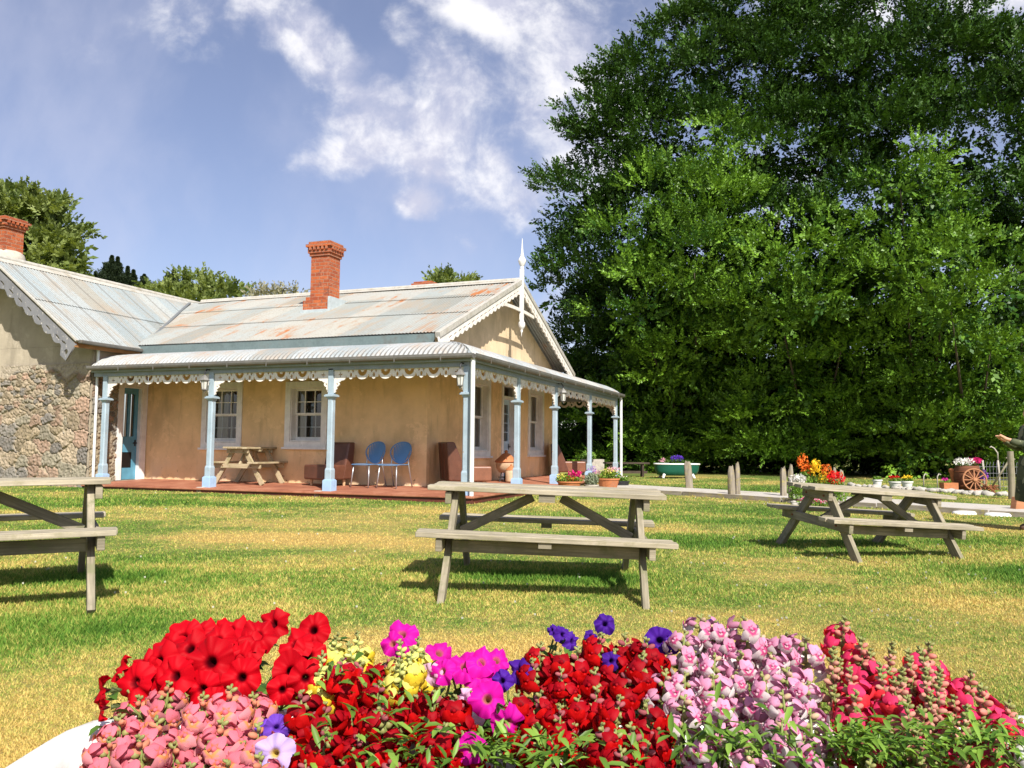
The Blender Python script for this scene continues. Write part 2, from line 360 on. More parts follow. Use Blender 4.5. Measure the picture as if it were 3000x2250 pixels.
P2 = wn.node('ShaderNodeCombineXYZ', {0: wn.math('DIVIDE', sx.outputs[0], den), 1: wn.math('DIVIDE', sx.outputs[2], den)}).outputs[0]
def pq(x, y):
    d = dp(x, y, 1) - CO; return d.x / d.y, d.z / d.y
# the banks of cloud of that afternoon: centre, half sizes, tilt, density
BANKS = [(600, 40, 160, 75, -40, .85), (690, 120, 140, 70, -42, .9), (790, 220, 140, 80, -42, .85), (860, 95, 60, 40, -35, .8), (960, 170, 120, 55, -40, 1.0), (1060, 60, 240, 75, -25, .78), (1230, 140, 200, 110, -25, .74), (980, 30, 160, 50, -20, .6), (1150, 250, 130, 60, -30, .6),
         (700, 375, 110, 45, 5, .85), (840, 330, 130, 75, 0, 1.05), (980, 370, 130, 80, -25, 1.15), (1090, 440, 140, 70, -25, .95), (930, 465, 75, 36, -15, .95), (1010, 545, 55, 24, -45, .75), (950, 260, 160, 70, -20, .7), (1260, 300, 120, 130, 0, .6),
         (1000, 140, 430, 190, -28, .36), (1240, 330, 210, 240, 0, .34), (300, 120, 420, 130, 0, .2), (1330, 60, 110, 60, 0, .5), (1900, 20, 500, 110, 0, 1.1), (2150, 420, 200, 300, 0, .8), (1650, 500, 200, 300, 0, .75), (1180, 700, 120, 130, 0, .8), (460, 60, 90, 110, -50, .38), (700, 280, 60, 25, -20, .4)]
acc = None
for x, y, rx, ry, ang, wt in BANKS:
    cx, cy = pq(x, y); k = 1.35624 / F_PX
    t = wn.node('ShaderNodeVectorMath', {0: P2, 1: (cx, cy, 0)}, operation='SUBTRACT').outputs[0]
    t = wn.node('ShaderNodeVectorRotate', {'Vector': t, 'Angle': math.radians(-ang)}, rotation_type='Z_AXIS').outputs[0]
    t = wn.node('ShaderNodeVectorMath', {0: t, 1: (1 / (rx * k * 1.55), 1 / (ry * k * 1.55), 0)}, operation='MULTIPLY').outputs[0]
    ln = wn.node('ShaderNodeVectorMath', {0: t}, operation='LENGTH').outputs['Value']
    b = wn.math('MULTIPLY', wn.sstep(ln, 1.0, 0.0), wt); acc = b if acc is None else wn.math('ADD', acc, b)
warp = wn.node('ShaderNodeTexNoise', {'Vector': P2, 'Scale': 5.0, 'Detail': 3}).outputs['Color']
PW = wn.node('ShaderNodeVectorMath', {0: P2, 1: wn.node('ShaderNodeVectorMath', {0: warp, 'Scale': .07}, operation='SCALE').outputs[0]}, operation='ADD').outputs[0]
f1 = wn.noise(PW, 9.0, 10, .6); f2 = wn.noise(wn.mapping(PW, (1.7, 1.1, 1), (0, 0, math.radians(-35))), 3.0, 6, .55)
dn = wn.math('ADD', wn.math('MULTIPLY', wn.math('MINIMUM', acc, 1.15), .85), wn.math('MULTIPLY', wn.math('SUBTRACT', f1, .5), wn.math('MULTIPLY', wn.math('MINIMUM', wn.math('ADD', wn.math('MULTIPLY', acc, 2.2), .2), 1.0), 3.4)))
mask = wn.sstep(dn, .18, 1.35, 0, .92)
veil = wn.math('MULTIPLY', wn.sstep(f2, .38, .72), wn.math('ADD', .17, wn.math('MULTIPLY', wn.sstep(sx.outputs[0], .1, -.6), .1)))
skyc = wn.mix(1.0, sky.outputs[0], (.98, .88, .95), 'MULTIPLY')
skyc = wn.mix(wn.math('ADD', .1, veil), skyc, (5.4, 5.4, 6.4))
fs = wn.noise(wn.mapping(PW, loc=(-.018, -.03, 0)), 9.0, 6, .58); shade = wn.sstep(wn.math('SUBTRACT', f1, fs), -.1, .12)
cl = wn.mix(shade, (4.6, 4.65, 5.6), (7.2, 7.1, 7.3))
colr = wn.mix(mask, skyc, cl)
wn.l.new(colr, bg.inputs[0]); bg.inputs[1].default_value = .092
sc.view_settings.view_transform = 'Standard'; sc.view_settings.look = 'None'; sc.view_settings.gamma = 1; sc.view_settings.exposure = .72
sc.cycles.use_denoising = True; sc.cycles.max_bounces = 6; sc.cycles.transparent_max_bounces = 12; sc.cycles.diffuse_bounces = 3

# ------------------------------------------------------------------ lawn
def lawn_color(nt):
    g = nt.node('ShaderNodeNewGeometry'); p = nt.node('ShaderNodeVectorMath', {0: g.outputs['Position'], 1: (1, 1, 0)}, operation='MULTIPLY').outputs[0]
    a = nt.noise(nt.mapping(p, (.75, 1, 1)), .55, 5, .6, .3); b = nt.noise(p, 2.1, 4, .6); c = nt.noise(p, 11, 3, .6)
    f = nt.math('ADD', nt.math('ADD', nt.math('MULTIPLY', a, .62), nt.math('MULTIPLY', b, .26)), nt.math('MULTIPLY', c, .22))
    for (x, y, rx, ry, wt) in GREEN:
        s = nt.node('ShaderNodeVectorMath', {0: nt.node('ShaderNodeVectorMath', {0: p, 1: (x, y, 0)}, operation='SUBTRACT').outputs[0], 1: (1 / rx, 1 / ry, 0)}, operation='MULTIPLY').outputs[0]
        l = nt.node('ShaderNodeVectorMath', {0: s}, operation='LENGTH').outputs['Value']
        f = nt.math('ADD', f, nt.math('MULTIPLY', nt.sstep(l, 1.1, .2), -wt))
    return f
# greener strips, worn dry patches, and table shade put into the grass colour
GREEN = [(.3, 6.75, 1.2, .55, .16), (-3.2, 6.4, 1.2, .6, .15), (-2.6, 4.6, 1.3, .8, .14), (-6.5, 13.4, 3.2, 1.2, .12), (2.2, 9.6, 1.8, 1.0, .1), (4.6, 7.3, 1.4, .8, .14), (5.2, 9.7, 2.2, .8, .09), (1.6, 12.2, 2.2, 1.0, .08), (7, 20, 6, 2.2, .09), (3.4, 4.2, 1.6, 1.0, .07),
         (-1.7, 8.8, 2.6, 1.0, -.16), (-.8, 10.6, 4.0, .9, -.08), (-.1, 4.3, 2.4, .75, -.18), (-2.0, 3.1, 1.3, .9, -.15), (1.7, 4.5, 1.6, .6, -.14), (4.0, 5.4, 1.1, .5, -.1), (-1.6, 2.5, 1.1, .7, -.1), (2.2, 7.0, .8, .5, -.12), (1.8, 5.4, 1.0, .5, -.1), (-2.8, 9.0, 1.6, .8, -.09), (6.5, 11.4, 2.0, .7, -.1), (-3.0, 12.3, 4.0, 1.2, -.05), (3.0, 7.9, .8, .35, -.08)]
m, nt, bs, tc = new_mat('lawn_turf'); f = lawn_color(nt)
fine = nt.noise(tc.outputs['Object'], 60, 4, .7)
c = nt.ramp(f, [(.43, (.07, .13, .022)), (.53, (.17, .21, .05)), (.61, (.33, .28, .085)), (.71, (.45, .32, .1))])
c = nt.mix(nt.sstep(fine, .45, .7, 0, .5), c, (.1, .085, .035))
put(nt, bs.inputs['Base Color'], c); bs.inputs['Roughness'].default_value = .95; bs.inputs['Specular IOR Level'].default_value = .1
put(nt, bs.inputs['Normal'], nt.bump(fine, .02)); LAWN = m
xs = np.concatenate([[-1500, -500, -150, -60], np.arange(-36, 36.1, .75), [60, 150, 500, 1500]]); ys = np.concatenate([[-300, -60, -15], np.arange(-5, 40.1, .75), [60, 120, 300, 900, 2500]])
X, Y = np.meshgrid(xs, ys); V = np.stack([X, Y, gza(X, Y)], -1).reshape(-1, 3); nx = len(xs)
i, j = np.meshgrid(np.arange(nx - 1), np.arange(len(ys) - 1)); q = (j * nx + i).ravel()
lawn = obj('lawn', np_mesh('lawn', V, np.stack([q, q + 1, q + nx + 1, q + nx], -1)), LAWN, smooth=True); tag(lawn, kind='structure', label='mown lawn patched green and dry straw yellow', cat='lawn')
# grass blades
m, nt, bs, tc = new_mat('grass_blade'); f = lawn_color(nt); a = nt.node('ShaderNodeAttribute', attribute_name='tint')
f = nt.math('ADD', f, nt.math('MULTIPLY', nt.math('SUBTRACT', a.outputs['Fac'], .5), .2))
c = nt.ramp(f, [(.38, (.07, .17, .018)), (.48, (.16, .3, .036)), (.55, (.33, .38, .075)), (.63, (.57, .47, .13)), (.75, (.68, .49, .155))])
put(nt, bs.inputs['Base Color'], c); bs.inputs['Roughness'].default_value = .7; bs.inputs['Specular IOR Level'].default_value = .2
tl = nt.node('ShaderNodeBsdfTranslucent', {0: c}); mx = nt.node('ShaderNodeMixShader', {0: .3, 1: bs.outputs[0], 2: tl.outputs[0]}); nt.l.new(mx.outputs[0], nt.n['Material Output'].inputs[0]); BLADE = m
def blades(N, y0, y1, spread):
    t = RNG.random(N); y = 1 / (1 / y0 + t * (1 / y1 - 1 / y0)); x = (RNG.random(N) * 2 - 1) * (y * spread + .6)
    lush = np.zeros(N)
    for (gx, gy, rx, ry, wt) in GREEN: lush += wt * np.exp(-(((x - gx) / rx) ** 2 + ((y - gy) / ry) ** 2))
    keep = np.ones(N, bool)
    hx = x - HP.x; hy = y - HP.y; u = hx * UD.x + hy * UD.y; vv = hx * VD.x + hy * VD.y
    keep &= ~((u > -.22) & (u < 8.6) & (vv > -.22) & (vv < 11.3)) & ~((u > 8.4) & (vv > -.1))
    keep &= ~in_path(x, y)
    x, y, lush = x[keep], y[keep], lush[keep]; n = len(x)
    h = (.012 + .016 * RNG.random(n) ** 2 + .10 * np.clip(lush, -.08, .25)) * (1 + .3 * RNG.random(n)); h = np.clip(h, .009, .06) * (.75 + .03 * np.minimum(y, 14))
    w = .0014 + .00058 * y; th = RNG.random(n) * 2 * PI; ln = h * (.35 + .6 * RNG.random(n)); lt = RNG.random(n) * 2 * PI
    z = gza(x, y) - .003; b = np.stack([x, y, z], -1); s = np.stack([np.cos(th) * w, np.sin(th) * w, 0 * w], -1)
    tip = b + np.stack([np.cos(lt) * ln, np.sin(lt) * ln, h], -1)
    V = np.stack([b - s, b + s, tip], 1).reshape(-1, 3)
    return V, RNG.random(n)
PATH_N = [(1.55, 18.9), (2.4, 18.1), (3.55, 17.21), (5.1, 15.65), (7.6, 13.24), (9.4, 11.7), (13, 8.9)]
PATH_F = [(2.6, 21.4), (3.3, 20.7), (4.11, 19.94), (6.2, 18.0), (8.86, 15.41), (10.6, 13.8), (14.6, 10.7)]
def in_path(x, y):
    r = np.zeros(len(x), bool)
    pts = PATH_N + PATH_F[::-1]
    for k in range(len(pts)):
        (x1, y1), (x2, y2) = pts[k], pts[(k + 1) % len(pts)]
        c = ((y1 > y) != (y2 > y)) & (x < (x2 - x1) * (y - y1) / (y2 - y1 + 1e-9) + x1); r ^= c
    return r
V, tint = blades(1000000, 1.75, 26, .66)
g = obj('grass', np_mesh('grass', V, np.arange(len(V)).reshape(-1, 3), attr={'tint': ('FLOAT', 'POINT', np.repeat(tint, 3))}), BLADE); tag(g, 'short dry and green grass blades covering the lawn', 'grass', kind='stuff')
# clover heads in the turf
V = []
for _ in range(260):
    y = 1 / (1 / 5.0 + random.random() * (1 / 17 - 1 / 5.0)); x = random.uniform(-.62, .66) * y
    if x > .2 * y or random.random() < .2:
        z = gz(x, y) + .028; s = .004 + .00035 * y
        for a in range(3): c_, s_ = math.cos(a * 1.05) * s, math.sin(a * 1.05) * s; V += [(x - c_, y - s_, z - s), (x + c_, y + s_, z - s), (x + c_, y + s_, z + s), (x - c_, y - s_, z + s)]
V = np.array(V); tag(obj('clover', np_mesh('clover', V, np.arange(len(V)).reshape(-1, 4)), plain('clover_white', (.5, .5, .4), .8, .1, 20)), 'tiny white clover heads dotted over the lawn', 'clover', kind='stuff')
# path with its timber edging
m = plain('pale_gravel_path', (.44, .41, .36), .9, .2, 30, .006, grime=(.34, .3, .24), gs=1.5)
mb = MB(); n = len(PATH_N)
mb.add([(x, y, gz(x, y) + .012) for x, y in PATH_N] + [(x, y, gz(x, y) + .012) for x, y in PATH_F], [(k, k + 1, n + k + 1, n + k) for k in range(n - 1)])
tag(obj('path', mb, m), 'pale gravel path curving past the verandah corner', 'path', kind='structure')
ed = thing('path_edging', 'low grey timber edging board along the near side of the gravel path', 'edging', (3.55, 17.21, 0))
mb = MB()
for (x1, y1), (x2, y2) in zip(PATH_N[:-1], PATH_N[1:]):
    L = math.hypot(x2 - x1, y2 - y1); nn = max(1, round(L / 1.6))
    for k in range(nn):
        a = (x1 + (x2 - x1) * k / nn, y1 + (y2 - y1) * k / nn); b = (x1 + (x2 - x1) * (k + .985) / nn, y1 + (y2 - y1) * (k + .985) / nn)
        mb.beam((a[0] - 3.55, a[1] - 17.21, gz(*a) + .035 + random.uniform(-.01, .01)), (b[0] - 3.55, b[1] - 17.21, gz(*b) + .035), .05, .1)
obj('board', mb, WOOD_OLD, ed, bevel=.006)
# ------------------------------------------------------------------ cottage (local x = -u, y = v)
HOUSE = thing('cottage', 'old single storey cottage with ochre walls, rusty corrugated iron roof and wrap around verandah', 'cottage', HP, -HA)
def houseobj(name, mb, mat, **k): return obj(name, mb, mat, HOUSE, **k)
RZ, RSL, EV, EZ = 5.06, .4135, 1.08, 3.21            # ridge height, slope, eave line
RV = 5.5
# walls
mb = MB(); mb.wall(-8.5, -1.5, -.1, 3.25, [(-6.82, -6.02, 1.09, 2.26), (-4.66, -3.9, 1.12, 2.24)], 1.5, 1.78); houseobj('front_wall', mb, OCHRE)
mb = MB(); mb.M = Matrix.Translation((-1.5, 0, 0)) @ Matrix.Rotation(PI / 2, 4, 'Z')
mb.wall(1.783, 9.5, -.1, 2.98, [(3.58, 4.63, .95, 2.47), (5.6, 6.5, .27, 2.56), (7.55, 8.57, .95, 2.47)], 0, .28); houseobj('side_wall', mb, OCHRE)
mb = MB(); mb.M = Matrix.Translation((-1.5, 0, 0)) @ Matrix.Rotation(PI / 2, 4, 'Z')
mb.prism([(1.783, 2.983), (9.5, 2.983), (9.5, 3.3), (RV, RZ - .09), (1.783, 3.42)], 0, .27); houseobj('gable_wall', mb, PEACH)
mb = MB(); mb.wbox(-8.5, -1.79, 9.22, 9.5, -.1, 3.25); houseobj('rear_wall', mb, OCHRE)
mb = MB(); mb.wbox(-8.4, -2.3, 2.75, 2.83, .2, 2.9); mb.wbox(-2.5, -2.42, 2.83, 9.1, .2, 2.9); houseobj('dark_window_screen', mb, plain('screen_dark_brown', (.025, .018, .014), .8, .3, 3))  # dark screens added behind the windows to make the rooms look unlit

def window(loc, rz, W, Hh, rec, cols, rows, curtain, tw=.13, sill=True):
    mb = MB()
    for a, b, c, d in ((-tw, -.002, -tw * .9, Hh + tw), (W + .002, W + tw, -tw * .9, Hh + tw), (-.002, W + .002, Hh + .002, Hh + tw), (-.002, W + .002, -tw * .9, -.002)): mb.frame(((a + b) / 2, -.014, (c + d) / 2), (1, 0, 0), (0, 1, 0), (0, 0, 1), (b - a) / 2, .016, (d - c) / 2)
    for a, b, c, d in ((.002, .02, 0, Hh), (W - .02, W - .002, 0, Hh), (.02, W - .02, Hh - .02, Hh - .002), (.02, W - .02, .002, .03)): mb.frame(((a + b) / 2, rec / 2 + .012, (c + d) / 2), (1, 0, 0), (0, 1, 0), (0, 0, 1), (b - a) / 2, rec / 2 + .02, (d - c) / 2)
    o = houseobj('window', mb, WHITE, loc=loc, rot=(0, 0, rz))
    if sill:
        mb = MB(); mb.frame((W / 2, -.03, -tw - .005), (1, 0, 0), (0, 1, 0), (0, 0, 1), W / 2 + tw + .03, .05, .022); obj('sill', mb, WHITE, o)
    mb = MB()
    def bar(x0, x1, z0, z1, y, t): mb.frame(((x0 + x1) / 2, y, (z0 + z1) / 2), (1, 0, 0), (0, 1, 0), (0, 0, 1), (x1 - x0) / 2, t, (z1 - z0) / 2)
    s = .045; x0, x1, z0, z1 = .022, W - .022, .032, Hh - .022; zm = (z0 + z1) / 2
    for (a, b, y) in ((zm, z1, rec - .02), (z0, zm + s * .4, rec + .02)):
        bar(x0, x0 + s, a, b, y, .017); bar(x1 - s, x1, a, b, y, .017); bar(x0 + s, x1 - s, a, a + s * (1.5 if a == z0 else .8), y, .0165); bar(x0 + s, x1 - s, b - s * .8, b, y, .0165)
        for k in range(1, cols): x = x0 + (x1 - x0) * k / cols; bar(x - .009, x + .009, a + s * .8, b - s * .8, y, .011)
        for k in range(1, rows): z = a + (b - a) * k / rows; bar(x0 + s, x1 - s, z - .009, z + .009, y, .010)
    obj('sash', mb, WHITE, o)
    mb = MB(); mb.add([(x0, rec + .005, z0), (x1, rec + .005, z0), (x1, rec + .005, z1), (x0, rec + .005, z1)], [(0, 1, 2, 3)]); obj('glass', mb, GLASS, o)
    for (xa, xb, mat) in curtain:
        mb = MB(); n = 26
        vs = [(xa + (xb - xa) * k / n, rec + .12 + .03 * math.sin(k * 1.9), z) for z in (z0 - .05, z1 + .05) for k in range(n + 1)]
        mb.add(vs, [(k, k + 1, n + 2 + k, n + 1 + k) for k in range(n)]); obj('curtain', mb, mat, o, smooth=True)
    return o
window((-6.82, 1.5, 1.09), 0, .8, 1.17, .15, 3, 2, [(.05, .36, LINEN), (.62, .76, CURTD), (.42, .5, LINEN)])
window((-4.66, 1.5, 1.12), 0, .76, 1.12, .15, 3, 2, [(.03, .2, LINEN)])
window((-1.5, 3.58, .95), PI / 2, 1.05, 1.52, .16, 2, 1, [(.6, .98, LINEN)])
window((-1.5, 7.55, .95), PI / 2, 1.02, 1.52, .16, 2, 1, [(.55, .95, LINEN)])
def door(loc, rz, W, Hh, rec, mat, transom, lowhole, tw=.13, bars=0):
    mb = MB()
    for a, b, c, d in ((-tw, -.002, 0, Hh + tw), (W + .002, W + tw, 0, Hh + tw), (-.002, W + .002, Hh + .002, Hh + tw)): mb.frame(((a + b) / 2, -.012, (c + d) / 2), (1, 0, 0), (0, 1, 0), (0, 0, 1), (b - a) / 2, .016, (d - c) / 2)
    for a, b, c, d in ((.002, .035, 0, Hh), (W - .035, W - .002, 0, Hh), (.035, W - .035, Hh - .03, Hh - .002)): mb.frame(((a + b) / 2, rec / 2 + .012, (c + d) / 2), (1, 0, 0), (0, 1, 0), (0, 0, 1), (b - a) / 2, rec / 2 + .03, (d - c) / 2)
    if transom: mb.frame((W / 2, rec / 2 + .02, Hh - transom), (1, 0, 0), (0, 1, 0), (0, 0, 1), W / 2 - .036, rec / 2, .035)
    fr = houseobj('door_frame', mb, WHITE, loc=loc, rot=(0, 0, rz))
    Hd = Hh - (transom + .035 if transom else .03); x0, x1 = .037, W - .037; xm = (x0 + x1) / 2
    g = (.16, .055) if bars else (.3, .1)
    hol = [(x0 + .09, xm - .035, Hd * .47, Hd - .13), (xm + .035, x1 - .09, Hd * .47, Hd - .13)]
    if lowhole: hol.append((x0 + .03, x1 - .13, Hd * .13, Hd * .3))
    mb = MB(); mb.wall(x0, x1, .01, Hd, hol, rec, rec + .045)
    if not lowhole:
        for (a, b) in ((x0 + .09, xm - .035), (xm + .035, x1 - .09)): mb.frame(((a + b) / 2, rec - .004, Hd * .25), (1, 0, 0), (0, 1, 0), (0, 0, 1), (b - a) / 2, .006, Hd * .14)
    d = houseobj('door', mb, mat, loc=loc, rot=(0, 0, rz))
    mb = MB()
    for (a, b, c, e) in hol[:2]: mb.add([(a, rec + .02, c), (b, rec + .02, c), (b, rec + .02, e), (a, rec + .02, e)], [(0, 1, 2, 3)])
    if transom: mb.add([(.04, rec * .5, Hh - transom + .036), (W - .04, rec * .5, Hh - transom + .036), (W - .04, rec * .5, Hh - .03), (.04, rec * .5, Hh - .03)], [(0, 1, 2, 3)])
    obj('glass', mb, GLASS, d)
    if bars:
        for (a, b, c, e) in hol[:2]:
            for k in range(1, 4): z = c + (e - c) * k / 4; mb = MB(); mb.frame(((a + b) / 2, rec + .02, z), (1, 0, 0), (0, 1, 0), (0, 0, 1), (b - a) / 2, .012, .009); obj('glazing_bar', mb, mat, d)
    if lowhole:
        a, b, c, e = hol[2]; mb = MB(); mb.frame(((a + b) / 2, rec + .02, (c + e) / 2), (1, 0, 0), (0, 1, 0), (0, 0, 1), (b - a) / 2, .01, (e - c) / 2); obj('vent_panel', mb, BLACKP, d)
    mb = MB(); mb.tube([(x1 - .05, rec, Hd * .4), (x1 - .05, rec - .05, Hd * .4)], .012, 8); mb.tube([(x1 - .05, rec - .05, Hd * .4), (x1 - .15, rec - .055, Hd * .4)], .014, 8); mb.frame((x1 - .05, rec - .004, Hd * .4), (1, 0, 0), (0, 1, 0), (0, 0, 1), .02, .004, .07); obj('handle', mb, DARK, d)
    return d
door((-8.5, .78, .26), PI / 2, .56, 2.04, .07, DOORB, 0, True, .13)
door((-1.5, 5.6, .27), PI / 2, .9, 2.29, .16, DOORP, .3, False, .1, bars=1)
# note pinned on the pale door
mb = MB(); mb.box((-1.35, 6.0, 1.2), (.004, .13, .1)); houseobj('door_notice', mb, WHITE)

# wing: rubble stone gable wall and its short side wall
def stone_sheet(W, Hh, quoin, seed):
    """displaced sheet of field stones in mortar: returns mesh in XZ, relief towards -y"""
    r = np.random.default_rng(seed); d = .0125; nx, nz = int(W / d) + 1, int(Hh / d) + 1
    X, Z = np.meshgrid(np.linspace(0, W, nx), np.linspace(0, Hh, nz)); X2 = X + .022 * np.sin(Z * 23 + X * 9) + .012 * np.sin(Z * 61 + 3 * X); Z2 = Z + .02 * np.sin(X * 19 + 2) + .01 * np.sin(X * 53 + Z * 20)
    pts = []; 
    z = 0
    while z < Hh + .2:
        low = z < Hh * (.42 + .3 * r.random()); h = r.uniform(.19, .33) if low else r.uniform(.09, .17); x = -.2 + r.random() * .2
        while x < W + .3:
            wd = r.uniform(.16, .55) if low else r.uniform(.09, .3)
            if not (x < quoin): pts.append((x + wd / 2, z + h / 2 + r.uniform(-.06, .06), r.uniform(.7, 1.4), 0))
            x += wd
        z += h
    if quoin:
        z = 0; k = 0
        while z < Hh + .2:
            h = r.uniform(.27, .42); lng = k % 2
            pts.append((.16 if lng else .1, z + h / 2, 1.0, 1)); pts.append((quoin + (.12 if lng else -.05), z + h / 2 + .03, 1.0, 1)); z += h; k += 1
    P = np.array(pts); best = np.full(X.shape, 9.); sec = np.full(X.shape, 9.); idx = np.zeros(X.shape, int)
    for k, (px, pz, s, q) in enumerate(P):
        m = (abs(X2 - px) < .6) & (abs(Z2 - pz) < .5)
        if not m.any(): continue
        dd = np.sqrt(((X2[m] - px) * (.62 if not q else .8)) ** 2 + ((Z2[m] - pz) * (1.15 if not q else .85)) ** 2) * s - (.07 if q else 0)
        b = best[m]; s2 = sec[m]; i2 = idx[m]; lt = dd < b
        s2 = np.where(lt, b, np.minimum(s2, dd)); i2 = np.where(lt, k, i2); b = np.where(lt, dd, b); best[m] = b; sec[m] = s2; idx[m] = i2
    e = np.clip((sec - best) / .03, 0, 1); e = e * e * (3 - 2 * e)
    nz_ = r.normal(size=X.shape)
    for _ in range(3): nz_ = (nz_ + np.roll(nz_, 1, 0) + np.roll(nz_, -1, 0) + np.roll(nz_, 1, 1) + np.roll(nz_, -1, 1)) / 2.6
    rel = e * (.02 + .03 * r.random(len(P))[idx]) + .004 * e * nz_
    pal = np.array([(.29, .23, .15), (.27, .185, .13), (.2, .185, .16), (.36, .29, .2), (.25, .2, .125), (.15, .14, .125), (.33, .22, .155), (.26, .235, .17)])
    cc = pal[r.integers(0, len(pal), len(P))] * r.uniform(.8, 1.25, (len(P), 1)); col = cc[idx]; mort = np.array((.36, .3, .205))
    f = np.clip(e * 1.6 - .3, 0, 1)[..., None]; col = col * f + mort * (1 - f)
    # the upper edge runs out under old render
    rend = np.clip((Z - (Hh - .18) + .09 * np.sin(X * 3.1) + .06 * np.sin(X * 11)) / .06, 0, 1)[..., None]; col = col * (1 - rend) + np.array((.42, .36, .27)) * rend; rel = rel * (1 - rend[..., 0] * .7) + .02 * rend[..., 0]
    V = np.stack([X, -rel, Z], -1).reshape(-1, 3); i, j = np.meshgrid(np.arange(nx - 1), np.arange(nz - 1)); q = (j * nx + i).ravel()
    me = np_mesh('stone', V, np.stack([q, q + 1, q + nx + 1, q + nx], -1), attr={'stone': ('FLOAT_COLOR', 'POINT', np.concatenate([col.reshape(-1, 3), np.ones((X.size, 1))], 1))}); return me
WY = -.04; SH = 2.72
me = stone_sheet(2.6, SH + .1, 0, 3)
# the front sheet is seen from its right end: quoins there, so mirror x
me_q = stone_sheet(2.6, SH + .1, .52, 5); me_q.transform(Matrix.Scale(-1, 4, (1, 0, 0))); me_q.flip_normals()
s1 = houseobj('stone_wall', me_q, STONE, loc=(-8.5, WY, -.1), smooth=True)
me_s = stone_sheet(.68, SH + .1, .3, 8)
s2 = houseobj('stone_wall', me_s, STONE, loc=(-8.5, WY, -.1), rot=(0, 0, PI / 2), smooth=True)
mb = MB(); mb.wall(-13.4, -8.53, -.1, 3.1, [], WY + .012, WY + .3); mb.prism([(-13.4, 3.103), (-8.53, 3.103), (-10.95, 4.9)], WY + .012, WY + .3)
houseobj('wing_gable_wall', mb, GREYPL)
mb = MB(); mb.M = Matrix.Translation((-8.5, 0, 0)) @ Matrix.Rotation(PI / 2, 4, 'Z'); mb.wall(WY + .02, 1.5, -.1, 3.2, [(.78, 1.34, .26, 2.3)], .012, .3); houseobj('wing_side_wall', mb, GREYPL)

# roofs
def corr(name, org, run, slope, nrm, L, courses, mat, pitch=.076, amp=.009, skew=None):
    run, slope, nrm, org = (np.array(q, float) for q in (run, slope, nrm, org)); n = int(L / pitch * 6) + 1; t = np.linspace(0, L, n); wv = amp * np.sin(2 * PI * t / pitch)
    Vs = []; Fs = []; U = []; off = 0
    for k, (a, b) in enumerate(courses):
        ss = np.linspace(a, b, 5)
        for i, s in enumerate(ss):
            lift = .014 * (1 - (s - a) / (b - a)) if k else 0
            sag = .012 * math.sin(s * 2.1) + .006 * np.sin(t * .9 + s)
            Vs.append(org + run * t[:, None] + slope * s + nrm * (wv + lift + sag)[:, None]); U.append(np.stack([t, np.full(n, s + k * .01)], -1))
        for i in range(4):
            q = off + i * n + np.arange(n - 1); Fs.append(np.stack([q, q + 1, q + n + 1, q + n], -1))
        off += 5 * n
    V = np.concatenate(Vs); F = np.concatenate(Fs); U = np.concatenate(U)
    return houseobj(name, np_mesh(name, V, F, uv=U[F.ravel()]), mat, smooth=True)
sl_ = math.atan(RSL); cs, sn = math.cos(sl_), math.sin(sl_); RL = (RV - EV) / cs
r1 = corr('roof', (-10.9, EV, EZ + .01), (1, 0, 0), (0, cs, sn), (0, -sn, cs), 10.9 - 1.06, [(0, 1.75), (1.66, 3.35), (3.25, RL)], IRON)
r2 = corr('roof', (-1.06, 2 * RV - EV, EZ + .01), (-1, 0, 0), (0, -cs, sn), (0, sn, cs), 10.9 - 1.06, [(0, 1.75), (1.66, RL)], IRON)
WE, WS = 8.28, (RZ - .0 - 3.1) / (10.95 - 8.28); wa = math.atan(WS); wc, ws = math.cos(wa), math.sin(wa); WL = (10.95 - 8.28) / wc
corr('roof', (-WE, -.64, 3.1), (0, 1, 0), (-wc, 0, ws), (ws, 0, wc), 11, [(0, 1.62), (1.55, WL)], IRONW)
corr('roof', (-(2 * 10.95 - WE), 10.36, 3.1), (0, -1, 0), (wc, 0, ws), (-ws, 0, wc), 11, [(0, WL)], IRONW)
mb = MB()
mb.tube([(-10.6, RV, RZ + .0), (-1.04, RV, RZ + .02)], .055, 10); mb.beam((-10.6, RV - .1, RZ - .03), (-1.04, RV - .1, RZ - .02), .2, .008, up=(0, -sn, cs)); mb.beam((-10.6, RV + .1, RZ - .03), (-1.04, RV + .1, RZ - .02), .2, .008, up=(0, sn, cs))
mb.tube([(-10.95, -.64, RZ - .0), (-10.95, 10.4, RZ)], .06, 10); mb.beam((-10.95 + .1, -.64, RZ - .06), (-10.95 + .1, 10.4, RZ - .06), .22, .008, up=(ws, 0, wc))
houseobj('ridge_capping', mb, plain('lead_grey_capping', (.42, .4, .35), .6, .3, 12, .004, grime=(.3, .26, .18)), smooth=True, auto=40)
mb = MB(); mb.beam((-8.3, EV + .02, EZ + .0), (-10.8, RV - .25, RZ - .06), .07, .02); houseobj('valley_flashing', mb, plain('dark_flashing', (.14, .15, .15), .6, .2, 8))
mb = MB(); mb.frame((-4.9, EV + .03, 3.1), (1, 0, 0), (0, 1, 0), (0, 0, 1), 3.72, .012, .105); houseobj('eave_fascia', mb, FASC)
mb = MB(); mb.frame((-8.34, .2, 3.03), (0, 1, 0), (1, 0, 0), (0, 0, 1), .85, .012, .05); houseobj('wing_fascia', mb, wood('bare_timber_fascia', (.3, .14, .05), (.42, .22, .09)))
mb = MB(); mb.beam((-8.25, -.62, 3.09), (-8.25, 1.02, 3.09), .1, .075); houseobj('wing_gutter', mb, GUT, bevel=.02)

